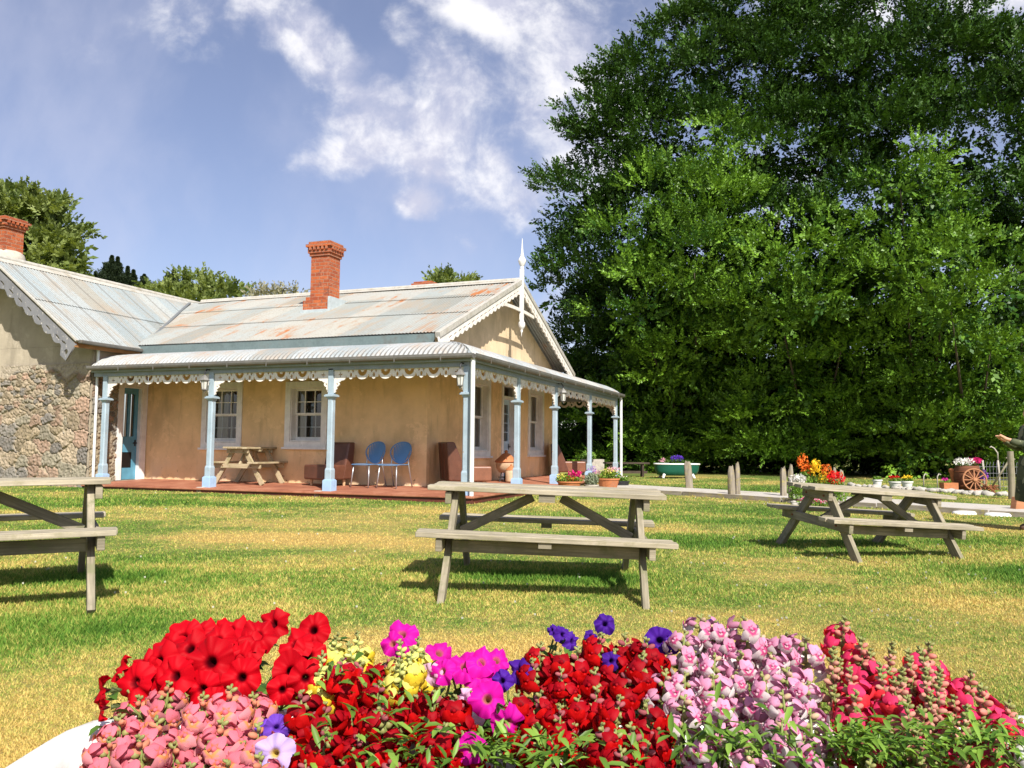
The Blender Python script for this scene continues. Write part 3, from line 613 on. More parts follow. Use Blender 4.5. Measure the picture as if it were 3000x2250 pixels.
# verandah roof (bullnose) on three sides with mitred corners
PRO = [(.12, 3.045), (.5, 3.0), (.85, 2.95), (1.1, 2.905), (1.28, 2.855), (1.42, 2.79), (1.53, 2.72), (1.6, 2.655), (1.64, 2.6)]
def bullnose(side):
    pitch = .095; amp = .019
    if side == 'front': t = np.arange(-.14, 8.46, pitch / 6)
    elif side == 'gable': t = np.arange(-.14, 11.14, pitch / 6)
    else: t = np.arange(-.14, 6.0, pitch / 6)
    Vs = []; U = []; n = len(t)
    for k, (o, z) in enumerate(PRO):
        a = PRO[max(k - 1, 0)]; b = PRO[min(k + 1, len(PRO) - 1)]; dx, dz = b[0] - a[0], b[1] - a[1]; l = math.hypot(dx, dz); nx_, nz_ = -dz / l, dx / l
        wv = amp * np.sin(2 * PI * t / pitch); oo = o + wv * nx_; zz = z + wv * nz_
        if side == 'front': uu = np.maximum(t, 1.5 - oo); Vs.append(np.stack([-uu, 1.5 - oo, zz], -1))
        elif side == 'gable': vv = np.clip(t, 1.5 - oo, 9.5 + oo); Vs.append(np.stack([-(1.5 - oo), vv, zz], -1))
        else: uu = np.maximum(t, 1.5 - oo); Vs.append(np.stack([-uu, 9.5 + oo, zz], -1))
        U.append(np.stack([t, np.full(n, k * .2)], -1))
    V = np.concatenate(Vs); q = np.concatenate([k * n + np.arange(n - 1) for k in range(len(PRO) - 1)]); F = np.stack([q, q + 1, q + n + 1, q + n], -1); U = np.concatenate(U)
    return houseobj('verandah_roof', np_mesh('verandah_roof', V, F, uv=U[F.ravel()]), IRONV, smooth=True)
for s in ('front', 'gable', 'rear'): bullnose(s)
mb = MB(); mb.beam((.02, .02, 2.72), (-1.3, 1.4, 3.05), .09, .03); houseobj('hip_flashing', mb, MATS['lead_grey_capping'])
# gutter, beam, rafters under the edge
mb = MB(); G = -.19; pr = [(-.05, .045), (-.055, 0), (-.045, -.03), (-.02, -.045), (.045, -.045), (.045, .045), (.036, .045), (.036, -.036), (-.015, -.036), (-.045, .0), (-.042, .045)]
def sweep(mb, a, b, pr):
    """profile (outward, up) swept from a to b, outward to the right of the run"""
    a, b = Vector(a), Vector(b); d = (b - a).normalized(); o = d.cross(Vector((0, 0, 1))).normalized(); n = len(pr)
    vs = [a - o * p + Vector((0, 0, q)) for p, q in pr] + [b - o * p + Vector((0, 0, q)) for p, q in pr]
    mb.add(vs, [(k, (k + 1) % n, n + (k + 1) % n, n + k) for k in range(n)] + [tuple(range(n - 1, -1, -1)), tuple(range(n, 2 * n))])
sweep(mb, (-8.46, G, 2.595), (-G + .0, G, 2.595), pr); sweep(mb, (-G, G, 2.595), (-G, 11 - G, 2.595), pr); sweep(mb, (-G, 11 - G, 2.595), (-6, 11 - G, 2.595), pr)
for u in np.arange(.4, 8.4, .9): mb.box((-u, G - .052, 2.58), (.02, .012, .12))
for v in np.arange(.5, 11, .9): mb.box((-G + .052, v, 2.58), (.012, .02, .12))
houseobj('verandah_gutter', mb, GUT)
mb = MB(); B = .0
mb.beam((-8.44, B, 2.49), (.052, B, 2.49), .1, .13); mb.beam((0, .052, 2.49), (0, 10.948, 2.49), .1, .13); mb.beam((.05, 11, 2.49), (-6, 11, 2.49), .1, .13)
mb.beam((-8.44, G + .07, 2.56), (.12, G + .07, 2.56), .02, .1); mb.beam((-G - .07, G + .085, 2.56), (-G - .07, 11, 2.56), .02, .1)
houseobj('verandah_beam', mb, BEAMC, bevel=.006)

# posts
POSTS = [(0, 0), (2.712, 0), (5.424, 0), (8.136, 0), (0, 2.518), (0, 5.025), (0, 8.037), (0, 10.96), (2.7, 11), (5.4, 11)]
def chamf(mb, w, z0, z1, c=.25, w2=None):
    w2 = w2 or w; vs = []
    for z, ww in ((z0, w), (z1, w2)):
        h = ww / 2; k = h * (1 - c)
        vs += [(h, -k, z), (h, k, z), (k, h, z), (-k, h, z), (-h, k, z), (-h, -k, z), (-k, -h, z), (k, -h, z)]
    mb.add(vs, [(i, (i + 1) % 8, 8 + (i + 1) % 8, 8 + i) for i in range(8)] + [tuple(range(7, -1, -1)), tuple(range(8, 16))])
mb = MB(); chamf(mb, .134, .43, .6, .08); chamf(mb, .134, .6, .64, .08, .11); chamf(mb, .112, .64, 1.9, .3); mb.frame((0, 0, 2.22), (0, 0, 1), (1, 0, 0), (0, 1, 0), .235, .05, .05)
post = houseobj('verandah_post', mb, BLUE)
mb = MB(); mb.frame((0, 0, .315), (1, 0, 0), (0, 1, 0), (0, 0, 1), .094, .094, .1); mb.frame((0, 0, .422), (1, 0, 0), (0, 1, 0), (0, 0, 1), .082, .082, .008); obj('base_block', mb, BLUEBASE, post, bevel=.006)
mb = MB(); chamf(mb, .125, 1.9, 1.94, .1, .15); mb.frame((0, 0, 1.955), (1, 0, 0), (0, 1, 0), (0, 0, 1), .1, .1, .0145); mb.frame((0, 0, 1.977), (1, 0, 0), (0, 1, 0), (0, 0, 1), .085, .085, .007); obj('capital', mb, BLUE, post)
for k, (u, v) in enumerate(POSTS):
    o = post if k == 0 else copy_tree(post, HOUSE)
    o.location = (-u, v, 0)
for u in (5.5, 2.85):
    mb = MB(); mb.box((-u, -.14, .12), (.13, .12, .22)); houseobj('pier_footing', mb, CONC, bevel=.015)
# fretwork frieze between the posts
def frieze(L):
    L = L - .11; ng = max(2, round((L - .5) / .59)); M = L - .5; k = M / ((ng + 1) * .24 + ng * .35); gw, uw = .24 * k, .35 * k
    cs_ = []; x = .25
    for i in range(ng):
        cs_.append(('g', x + gw / 2)); x += gw; cs_.append(('u', x + uw / 2)); x += uw
    cs_.append(('g', x + gw / 2))
    def yb(x):
        y = .105
        for t, c in cs_:
            d = abs(x - c)
            if t == 'g':
                if d < .05: y = max(y, .11 + .08 * math.sqrt(1 - (d / .05) ** 2))
                for s in (-.088 * k, .088 * k):
                    e = abs(x - c - s)
                    if e < .026: y = max(y, .13 + .028 * math.sqrt(1 - (e / .026) ** 2))
            elif d < uw * .46: y = max(y, .085 + .11 * math.sqrt(1 - (d / (uw * .46)) ** 2))
        return y
    br = [(0, .43), (.022, .43), (.036, .41), (.03, .385), (.05, .375), (.062, .345), (.05, .325), (.085, .315), (.11, .285), (.105, .25), (.085, .235), (.125, .235), (.15, .21), (.2, .205), (.235, .18), (.25, .13)]
    out = [(0, 0), (L, 0)] + [(L - x, -y) for x, y in br]
    n = int((L - .5) / .011)
    out += [(L - .25 - (L - .5) * i / n, -yb(L - .25 - (L - .5) * i / n)) for i in range(1, n)]
    out += [(x, -y) for x, y in br[::-1]]
    holes = []
    for e in (.13, L - .13):
        q = [(e + (.024 + .017 * math.cos(4 * a)) * 1.15 * math.cos(a), -.1 + (.024 + .017 * math.cos(4 * a)) * 1.15 * math.sin(a)) for a in np.linspace(0, 2 * PI, 24, endpoint=False)]; holes.append(q)
        e2 = .062 if e < L / 2 else L - .062; holes.append(circ(e2, -.275, .016, .022, 10))
    for t, c in cs_:
        if t == 'g':
            holes.append(circ(c, -.112, .025, .04, 12))
            for s in (-1, 1): holes.append([(c + s * .056 * k - .026, -.022), (c + s * .056 * k, -.03), (c + s * .056 * k + .026, -.022), (c + s * .056 * k + .014, -.055), (c + s * .056 * k, -.075), (c + s * .056 * k - .014, -.055)])
        else:
            R = uw * .36; lo = [(c + R * math.cos(a), -.022 - .112 * abs(math.sin(a))) for a in np.linspace(PI, 2 * PI, 11)]
            up = [(c + .03 * math.cos(a), -.022 - .04 * abs(math.sin(a))) for a in np.linspace(0, -PI, 6)]; holes.append(lo + up)
    return cutout('frieze', out, holes, .028)
def put_frieze(u0, v0, u1, v1):
    a = Vector((-u0, v0, 0)); b = Vector((-u1, v1, 0)); d = (b - a); L = d.length; d.normalize()
    return houseobj('fretwork_frieze', frieze(L), CREAM, loc=tuple(a + d * .055 + Vector((0, 0, 2.445))), rot=(0, 0, math.atan2(d.y, d.x)))
for a, b in ((3, 2), (2, 1), (1, 0), (0, 4), (4, 5), (5, 6), (6, 7), (7, 8), (8, 9)): put_frieze(*POSTS[a], *POSTS[b])
# deck
mb = MB(); e = .2; zo, zi = .218, .27
tp = [(-8.46, -e, zo), (e, -e, zo), (e, 11 + e, zo), (-6, 11 + e, zo), (-8.46, 1.5, zi), (-1.5, 1.5, zi), (-1.5, 9.5, zi), (-6, 9.5, zi)]
bt = [(x, y, -.15) for x, y, z in tp[:4]]
mb.add(tp, [(0, 1, 5, 4), (1, 2, 6, 5), (2, 3, 7, 6)])
houseobj('verandah_deck', mb, DECK)
mb = MB(); mb.add(tp[:4] + bt, [(0, 4, 5, 1), (1, 5, 6, 2), (2, 6, 7, 3)]); houseobj('deck_fascia', mb, plain('dark_red_fascia', (.11, .026, .015), .7, .4, 5, .004, grime=(.06, .03, .02)))
mb = MB(); mb.beam((-8.46, -e - .02, .197), (e + .02, -e - .02, .197), .03, .04); mb.beam((e + .02, -e, .197), (e + .02, 11 + e, .197), .03, .04); houseobj('deck_nosing', mb, DECK, bevel=.01)

# bargeboards, finial
def barge(L, deep, step, cut, foot):
    n = int(L / .02); out = [(0, 0), (L, 0)]
    bot = []
    for i in range(n + 1):
        x = L * (1 - i / n); ph = (x / step) % 1.0
        y = deep + cut * (abs(math.sin(PI * ph)) - .5) * (1 if ph < .75 else .5)
        if foot and x < .3: y = deep + .0 + (.16 if x < .2 else .16 * (.3 - x) / .1)
        bot.append((x, -y))
    holes = []
    x = .42
    while x < L - .3:
        holes.append([(x, -deep * .62), (x + .05, -deep * .78), (x + .15, -deep * .7), (x + .17, -deep * .58), (x + .1, -deep * .54)]); x += step
    if foot: holes.append(circ(.11, -deep - .02, .05, .06, 10)); holes.append([(.2, -deep * .6), (.33, -deep * .75), (.36, -deep * .6), (.26, -deep * .5)])
    return cutout('bargeboard', out + bot, holes, .035)
GX = -1.05
for s in (-1, 1):
    L = 4.55 / math.cos(sl_)
    me = barge(L, .2, .24, .05, False)
    M = Matrix.Translation((GX + .03, RV + s * 4.55, RZ - .075 - 4.55 * RSL)) @ Matrix.Rotation(PI / 2 if s < 0 else -PI / 2, 4, 'Z') @ Matrix.Rotation(-sl_, 4, 'Y')
    me.transform(M); houseobj('bargeboard', me, CREAM)
    mb = MB(); mb.beam((GX + .02, RV + s * 4.56, RZ - .03 - 4.56 * RSL), (GX + .02, RV + s * .02, RZ - .03), .1, .1, up=(0, s * sn, cs)); houseobj('barge_capping', mb, MATS['lead_grey_capping'])
GREYB = painted('grey_barge_paint', (.2, .2, .205), .55, (.5, .47, .43), .6)
me = barge(3.0 / 1, .25, .34, .075, True)
me.transform(Matrix.Translation((-8.31, -.64, 3.04)) @ Matrix.Rotation(PI, 4, 'Z') @ Matrix.Rotation(-wa, 4, 'Y')); 
houseobj('bargeboard', me, GREYB)
me = barge(3.0 / 1, .25, .34, .075, True); me.transform(Matrix.Translation((-13.59, -.64, 3.04)) @ Matrix.Rotation(-wa, 4, 'Y')); houseobj('bargeboard', me, CREAM)
mb = MB(); mb.beam((-8.27, -.655, 3.1), (-10.95, -.655, RZ + .0), .06, .03, up=(ws, 0, wc)); houseobj('barge_capping', mb, MATS['lead_grey_capping'])
mb = MB(); zc = RZ - .5
pts = []
for k in range(13):
    t = -1 + 2 * k / 12; pts.append((GX + .03, RV - .1 + 1.02 * t, 4.3 + .03 * (1 - t * t)))
for a, b in zip(pts[:-1], pts[1:]): mb.beam(a, b, .04, .075, ext=.004)
fin = houseobj('collar_tie', mb, CREAM)
mb = MB(); mb.frame((GX + .05, RV, 4.72), (0, 0, 1), (1, 0, 0), (0, 1, 0), .62, .042, .042)
mb.lathe([(.035, 4.1), (.06, 4.09), (.062, 4.05), (.085, 4.03), (.09, 3.96), (.06, 3.9), (.03, 3.86), (.035, 3.83), (.012, 3.78), (.004, 3.7)], 12, (GX + .05, RV, 0))
mb.lathe([(.045, 5.34), (.05, 5.38), (.04, 5.4), (.07, 5.45), (.095, 5.52), (.1, 5.55), (.075, 5.6), (.045, 5.65), (.05, 5.67), (.035, 5.7), (.02, 5.85), (.004, 6.1)], 12, (GX + .05, RV, 0))
houseobj('finial', mb, WHITE, smooth=True, auto=35)

# chimneys
def chimney(u, v, z0, zb, zs, zt, wb, db, wsx, dsx, shift=(0, 0), white=False):
    mb = MB(); x = -u
    if not white: mb.wbox(x - wb / 2, x + wb / 2, v - db / 2, v + db / 2, z0, zb - .09); mb.wbox(x - wb / 2 + .05, x + wb / 2 - .03, v - db / 2 + .04, v + db / 2 - .04, zb - .0895, zb)
    x += shift[0]; v2 = v + shift[1]
    mb.wbox(x - wsx / 2, x + wsx / 2, v2 - dsx / 2, v2 + dsx / 2, zb + .0005, zs)
    h = (zt - zs); lay = [(.03, .2), (.06, .2), (None, .22), (.1, .18), (.05, .2)]; z = zs
    for g, f in lay:
        z2 = z + h * f
        if g is None:
            mb.wbox(x - wsx / 2 - .05, x + wsx / 2 + .05, v2 - dsx / 2 - .05, v2 + dsx / 2 + .05, z + .0005, z2)
            n = 5
            for k in range(n):
                px = x - wsx / 2 - .03 + (wsx + .06) * (k + .5) / n
                for yy in (v2 - dsx / 2 - .075, v2 + dsx / 2 + .075): mb.wbox(px - .03, px + .03, yy - .024, yy + .024, z + .001, z2)
                py = v2 - dsx / 2 - .03 + (dsx + .06) * (k + .5) / n
                for xx in (x - wsx / 2 - .075, x + wsx / 2 + .075): mb.wbox(xx - .024, xx + .024, py - .03, py + .03, z + .001, z2)
        else: mb.wbox(x - wsx / 2 - g, x + wsx / 2 + g, v2 - dsx / 2 - g, v2 + dsx / 2 + g, z + .0005, z2)
        z = z2
    o = houseobj('chimney', mb, BRICK)
    mb = MB(); mb.wbox(x - wsx / 4, x + wsx / 4, v2 - dsx / 4, v2 + dsx / 4, zt - .001, zt + .012); obj('flue', mb, BLACKP, o)
    return o
ch = chimney(5.46, 3.8, 3.9, 4.57, 5.55, 5.9, .68, .7, .5, .48, (.06, -.04))
mb = MB(); mb.wbox(-5.82, -5.1, 3.37, 3.44, 4.08, 4.24); mb.wbox(-5.108, -5.04, 3.44, 4.2, 4.15, 4.55); obj('chimney_flashing', mb, plain('lead_flashing', (.4, .45, .46), .5, .2, 9), ch)
ch2 = chimney(11.68, .3, 4.6, 5.36, 5.88, 6.14, .8, .7, .54, .48, (.0, 0), True)
mb = MB(); prof = [(.44, 4.7), (.46, 5.1), (.45, 5.22), (.42, 5.32), (.33, 5.385), (.2, 5.39)]
mb.lathe(prof, 24, (-11.66, .3, 0), 1.0, .85); obj('plastered_base', mb, plain('limewashed_base', (.44, .4, .33), .85, .25, 8, .01, grime=(.26, .23, .18)), ch2, smooth=True)
chimney(4.6, 7.6, 3.6, 4.5, 5.35, 5.62, .6, .6, .45, .45)
mb = MB()
for (u, h) in ((8.55, .42), (6.95, .42)):
    pts = [(-u, 6.4, 4.6), (-u, 6.4, 5.05 + h * .8)] + [(-u + .1 - .1 * math.cos(a), 6.4, 5.05 + h * .8 + .1 * math.sin(a)) for a in np.linspace(0, PI * .9, 7)]
    hk = MB(); hk.tube(pts, .014, 6); houseobj('roof_hook', hk, DARK)
# downpipes
def pipe(pts, mat=PIPE, r=.04): mb = MB(); mb.tube(pts, r, 10); return houseobj('downpipe', mb, mat, smooth=True, auto=40)
pipe([(.16, -.13, 2.56), (.16, -.13, .1), (.14, -.2, .03), (.2, -.34, .02)]); pipe([(.14, 11.1, 2.56), (.14, 11.1, .1)]); pipe([(-8.44, .03, 3.02), (-8.44, .05, -.05)], PIPE, .03)
# carriage lanterns hung on the posts
LAMPM = plain('weathered_lantern_metal', (.2, .195, .18), .5, .2, 20, metal=.3); LGLASS = plain('frosted_lantern_glass', (.55, .55, .5), .25, .1, 9)
lt = thing('lantern', 'small weathered carriage lantern hung on the second post from the stone wing', 'lantern', group='lanterns on the verandah posts')
mb = MB(); mb.tube([(0, .07, .16), (0, .02, .2), (0, -.06, .2), (0, -.1, .14), (0, -.1, .1)], .012, 8); mb.frame((0, .08, .13), (1, 0, 0), (0, 1, 0), (0, 0, 1), .03, .008, .06); obj('bracket', mb, DARK, lt, smooth=True, auto=40)
mb = MB(); mb.lathe([(.01, .12), (.014, .1), (.03, .085), (.06, .055), (.085, .02), (.085, .01), (.06, .008)], 6, (0, -.1, 0)); obj('cap', mb, LAMPM, lt)
mb = MB(); mb.lathe([(.056, .006), (.04, -.13)], 6, (0, -.1, 0)); obj('glass', mb, LGLASS, lt)
mb = MB(); 
for k in range(6): a = 2 * PI * k / 6; mb.beam((.058 * math.cos(a), -.1 + .058 * math.sin(a), .008), (.041 * math.cos(a), -.1 + .041 * math.sin(a), -.132), .01, .01)
mb.lathe([(.046, -.131), (.05, -.145), (.03, -.16), (.014, -.175), (.004, -.2)], 6, (0, -.1, 0)); obj('frame', mb, LAMPM, lt)
LL = [(5.47, -.06, 2.27, 0, None), (.05, -.07, 2.25, 0, 'small weathered carriage lantern on the corner post above the white downpipe'), (-.07, 5.07, 2.28, PI / 2, 'small carriage lantern on the gable side post nearest the flower pots')]
for k, (u, v, z, rz, lab) in enumerate(LL):
    o = lt if k == 0 else copy_tree(lt); o.location = hw(u, v, z); o.rotation_euler = (0, 0, -HA + rz); o.scale = (1.15,) * 3
    if lab: o['label'] = lab
# ------------------------------------------------------------------ picnic tables
def picnic(name, label, loc, rot, L=1.76, lx=.686, fs=.808, tw=.341, bo=.757, th=.737, bz=.444, group=None, top=None, frame=None, sink=.07, ns=2, nt_=5, stringer=True):
    top = top or WOOD_TOP; frame = frame or WOOD
    t = thing(name, label, 'picnic table', loc, 0, group); t.rotation_euler = rot
    H2 = L / 2; pl = .036
    mb = MB(); wd = 2 * tw / nt_
    for k in range(nt_):
        y = -tw + wd * (k + .5); e = random.uniform(-.012, .012)
        mb.frame((e, y, th - pl / 2 + random.uniform(-.005, .005)), (1, random.uniform(-.004, .004), random.uniform(-.006, .006)), (0, 1, 0), (0, 0, 1), H2, wd / 2 - .004, pl / 2)
    obj('tabletop', mb, top, t, bevel=.005)
    bw = .25; wb = bw / ns
    for s in (-1, 1):
        mb = MB()
        for k in range(ns): mb.frame((random.uniform(-.012, .012), s * (bo - wb * (k + .5)), bz - pl / 2 + random.uniform(-.004, .004)), (1, random.uniform(-.004, .004), random.uniform(-.006, .006)), (0, 1, 0), (0, 0, 1), H2 + .02, wb / 2 - .004, pl / 2)
        obj('bench_seat', mb, top, t, bevel=.005)
        if stringer:
            mb = MB(); mb.frame((0, s * (bo - bw * .5), bz - pl - .022), (0, 1, 0), (1, 0, 0), (0, 0, 1), bw * .42, .045, .02); obj('seat_cleat', mb, frame, t)
    for sx_ in (-1, 1):
        x = sx_ * lx
        for s in (-1, 1):
            a = Vector((x, s * (fs + .02), 0)); b = Vector((x, s * tw * .42, th - pl - .003)); d = (b - a).normalized(); a2 = a - d * sink
            mb = MB(); mb.beam(a2, b, .045, .095, up=(0, -s, .2)); obj('leg', mb, frame, t, bevel=.004)
        xo = x + sx_ * .047
        for s in (-1, 1):
            for (f, zz) in ((bz - pl - .045, bz - pl - .045), (th - pl - .05, th - pl - .05)):
                yy = s * (fs + .02 + (tw * .42 - fs - .02) * zz / (th - pl - .003)); mb = MB(); mb.tube([(xo + sx_ * .0224, yy, zz), (xo + sx_ * .033, yy, zz)], .011, 6); obj('bolt', mb, RUST, t)
        mb = MB(); mb.frame((xo, 0, bz - pl - .0475), (0, 1, 0), (1, 0, 0), (0, 0, 1), bo - .02, .0225, .045); obj('seat_bearer', mb, frame, t, bevel=.005)
        mb = MB(); mb.frame((xo, 0, th - pl - .0475), (0, 1, 0), (1, 0, 0), (0, 0, 1), tw - .03, .0225, .045); obj('top_bearer', mb, frame, t, bevel=.005)
        mb = MB(); mb.beam((sx_ * .11, 0, th - pl - .04), (x - sx_ * .03, 0, bz - pl - .03), .045, .07, up=(0, 0, 1)); obj('brace', mb, frame, t, bevel=.004)
    mb = MB(); mb.frame((0, 0, th - pl - .0275), (0, 1, 0), (1, 0, 0), (0, 0, 1), tw - .02, .06, .0265); obj('centre_cleat', mb, frame, t)
    if stringer: mb = MB(); mb.frame((0, -bo + .17, bz - pl - .066), (1, 0, 0), (0, 1, 0), (0, 0, 1), lx - .03, .018, .042); obj('bench_rail', mb, frame, t, bevel=.004)
    return t
GP = 'weathered picnic tables on the lawn'
picnic('picnic_table', 'weathered grey wooden picnic table alone in the middle of the lawn, seen side on', (.2625, 6.4736, -.0005), (.0153, .0272, -.0508), group=GP)
picnic('picnic_table', 'weathered wooden picnic table on the lawn before the rubble stone wall', (-3.6, 5.488, .065), (.004, -.005, .511), L=1.714, lx=.736, fs=.788, bo=.77, tw=.337, group=GP)
t = picnic('picnic_table', 'weathered picnic table tilted on the sloping lawn beside the orange and yellow flowers', (3.72, 8.73, -.036), (.061, .058, .224), L=1.64, lx=.585, fs=.66, bo=.62, tw=.27, th=.68, bz=.41, group=GP, nt_=4, sink=.12)
picnic('picnic_table', 'small mossy wooden picnic table standing on the red verandah deck under the windows', hw(5.27, 1.0, .255), (0, 0, -HA + PI / 2), L=.98, lx=.33, fs=.56, tw=.29, bo=.58, th=.75, bz=.45, top=WOOD_BR, frame=WOOD_BR, sink=0, stringer=False)

# ------------------------------------------------------------------ verandah furniture
def slipper(label, u, v, rz, w=.72, d=.7, hgt=.86, mat=LEATH, seat=LEATH):
    t = thing('lounge_chair', label, 'lounge chair', hw(u, v, .255), -HA + rz, 'brown leather lounge chairs on the verandah')
    mb = MB(); mb.frame((0, -.06, .27), (1, 0, 0), (0, 1, 0), (0, 0, 1), w / 2, d / 2 - .06, .145); obj('seat', mb, seat, t, bevel=.03)
    mb = MB(); P0 = [(-d / 2 + .42, .13), (d / 2, .13), (d / 2 + .06, hgt), (d / 2 - .1, hgt)]
    mb.M = Matrix.Rotation(PI / 2, 4, 'Z'); mb.prism([(y, z) for y, z in P0], -w / 2 - .004, w / 2 + .004); obj('backrest', mb, mat, t, bevel=.03)
    mb = MB()
    for x in (-w * .17, w * .17): mb.tube([(x, d / 2 + .008, .18), (x, d / 2 + .064, hgt - .03)], .006, 6)
    obj('piping', mb, seat, t)
    for sx_ in (-1, 1):
        for sy in (-1, 1):
            mb = MB(); mb.lathe([(.026, 0), (.036, .125)], 10, (sx_ * (w / 2 - .09), sy * (d / 2 - .13), 0)); obj('leg', mb, LEGW, t, smooth=True, auto=40)
    return t
slipper('dark brown leather lounge chair beside the two blue chairs, its seat turned to the lawn', 3.45, 1.08, math.radians(-22), .7, .66)
slipper('brown leather lounge chair at the verandah corner with its back to the lawn', .86, 1.95, math.radians(128), .78, .85, .88, LEATH, LEATHO)
slipper('brown leather lounge chair at the far end of the gable side beneath the last window', .85, 9.0, math.radians(112), .8, .85, .9, LEATH, LEATHO)

def blue_chair(label, u, v, rz):
    t = thing('stacking_chair', label, 'chair', hw(u, v, .255), -HA + rz, 'blue plastic chairs on the verandah')
    # seat shell
    n = 12; vs = []; fs = []
    for layer, dz in enumerate((0, -.012)):
        for i in range(n + 1):
            for j in range(n + 1):
                a, b = i / n * 2 - 1, j / n * 2 - 1; x = a * .23 * (1 - .08 * (b + 1) / 2); y = b * .21
                vs.append((x, y, .45 + dz - .012 * math.cos(a * 1.4) * math.cos(b) - (.02 * max(0, -b - .5))))
    m = (n + 1) ** 2
    for i in range(n):
        for j in range(n): q = i * (n + 1) + j; fs += [(q, q + n + 1, q + n + 2, q + 1), (m + q, m + q + 1, m + q + n + 2, m + q + n + 1)]
    for k in range(n): fs += [(k, k + 1, m + k + 1, m + k), (n * (n + 1) + k + 1, n * (n + 1) + k, m + n * (n + 1) + k, m + n * (n + 1) + k + 1), (k * (n + 1), m + k * (n + 1), m + (k + 1) * (n + 1), (k + 1) * (n + 1)), ((k + 1) * (n + 1) + n, m + (k + 1) * (n + 1) + n, m + k * (n + 1) + n, k * (n + 1) + n)]
    mb = MB(); mb.add(vs, fs); obj('seat', mb, CHAIRB, t, smooth=True, auto=50)
    # ribbed fan back: rim and ribs
    mb = MB(); rim = []
    def bp(a, r): return (r * .25 * math.sin(a) * (1 if r < 1 else 1), .2 + .09 * ((.5 - .5 * math.cos(a) * -1) * r) + .03 * math.cos(a * .5), .66 - .21 * math.cos(a) * r)
    def surf(x, z): return .2 + (z - .45) * .24 - .9 * x * x
    for k in range(33):
        a = 2 * PI * k / 32; x = .245 * math.sin(a) * (1 - .12 * math.cos(a)); z = .665 - .205 * math.cos(a); rim.append((x, surf(x, z), z))
    mb.tube(rim, .013, 8, caps=False)
    obj('back_rim', mb, CHAIRB, t, smooth=True)
    mb = MB()
    for k in range(-6, 7):
        x0 = k * .0335; zs = []
        for i in range(9):
            f = i / 8; x = x0 * (.75 + .25 * f) + .06 * f * 0; zz = .665 + (2 * f - 1) * .203 * math.sqrt(max(0.02, 1 - (x0 / .235) ** 2)); zs.append((x + .03 * (f - .5), surf(x, zz), zz))
        for a, b in zip(zs[:-1], zs[1:]): mb.beam(a, b, .026, .006, up=(0, -1, .2), ext=.002)
    obj('back_rib', mb, CHAIRB, t)
    for sx_ in (-1, 1):
        mb = MB(); mb.tube([(sx_ * .2, -.17, .44), (sx_ * .235, -.215, .0)], .0125, 8); obj('leg', mb, CHROME, t, smooth=True)
        mb = MB(); mb.tube([(sx_ * .2, .5 * .2 + .1, .62), (sx_ * .21, .18, .44), (sx_ * .225, .29, 0)], .0125, 8); obj('leg', mb, CHROME, t, smooth=True)
    mb = MB(); mb.tube([(-.2, -.17, .432), (-.2, .17, .432), (.2, .17, .432), (.2, -.17, .432), (-.2, -.17, .432)], .011, 8); obj('seat_frame', mb, CHROME, t, smooth=True)
    return t
blue_chair('blue ribbed plastic chair next to the brown lounge chair', 2.52, 1.02, math.radians(-14))
blue_chair('blue ribbed plastic chair on the corner side of its twin', 1.95, 1.02, math.radians(-10))
# clay chiminea and jar by the pale door
t = thing('clay_oven', 'terracotta domed clay oven with a pale band beside the pale blue door', 'clay oven', hw(1.08, 4.75, .26), -HA)
mb = MB(); mb.lathe([(.02, .5), (.07, .49), (.1, .47), (.17, .4), (.25, .33), (.26, .3), (.24, .28)], 20, (0, 0, .15)); mb.lathe([(.03, .66), (.045, .685), (.03, .71), (.01, .72)], 10); mb.lathe([(.05, .62), (.035, .67)], 10); obj('lid', mb, TERRA, t, smooth=True, auto=40)
mb = MB(); mb.lathe([(.235, .43), (.24, .38), (.22, .3), (.17, .22), (.13, .2)], 20); obj('bowl', mb, STONEW, t, smooth=True, auto=40)
mb = MB()
for a in (0, 2.1, 4.2): mb.tube([(.13 * math.cos(a), .13 * math.sin(a), .22), (.19 * math.cos(a), .19 * math.sin(a), 0)], .014, 6)
mb.tube([(.17 * math.cos(a), .17 * math.sin(a), .1) for a in np.linspace(0, 2 * PI, 17)], .01, 6, caps=False); obj('stand', mb, DARK, t)
t = thing('stoneware_jar', 'buff stoneware jar with a brown pointed lid on the deck by the clay oven', 'jar', hw(.86, 4.5, .26), -HA)
mb = MB(); mb.lathe([(.11, 0), (.13, .02), (.135, .24), (.12, .27)], 18); obj('body', mb, STONEW, t, smooth=True, auto=40)
mb = MB(); mb.lathe([(.13, .271), (.11, .3), (.05, .35), (.02, .37), (.025, .39), (.01, .4)], 18); obj('lid', mb, TERRA, t, smooth=True, auto=40)

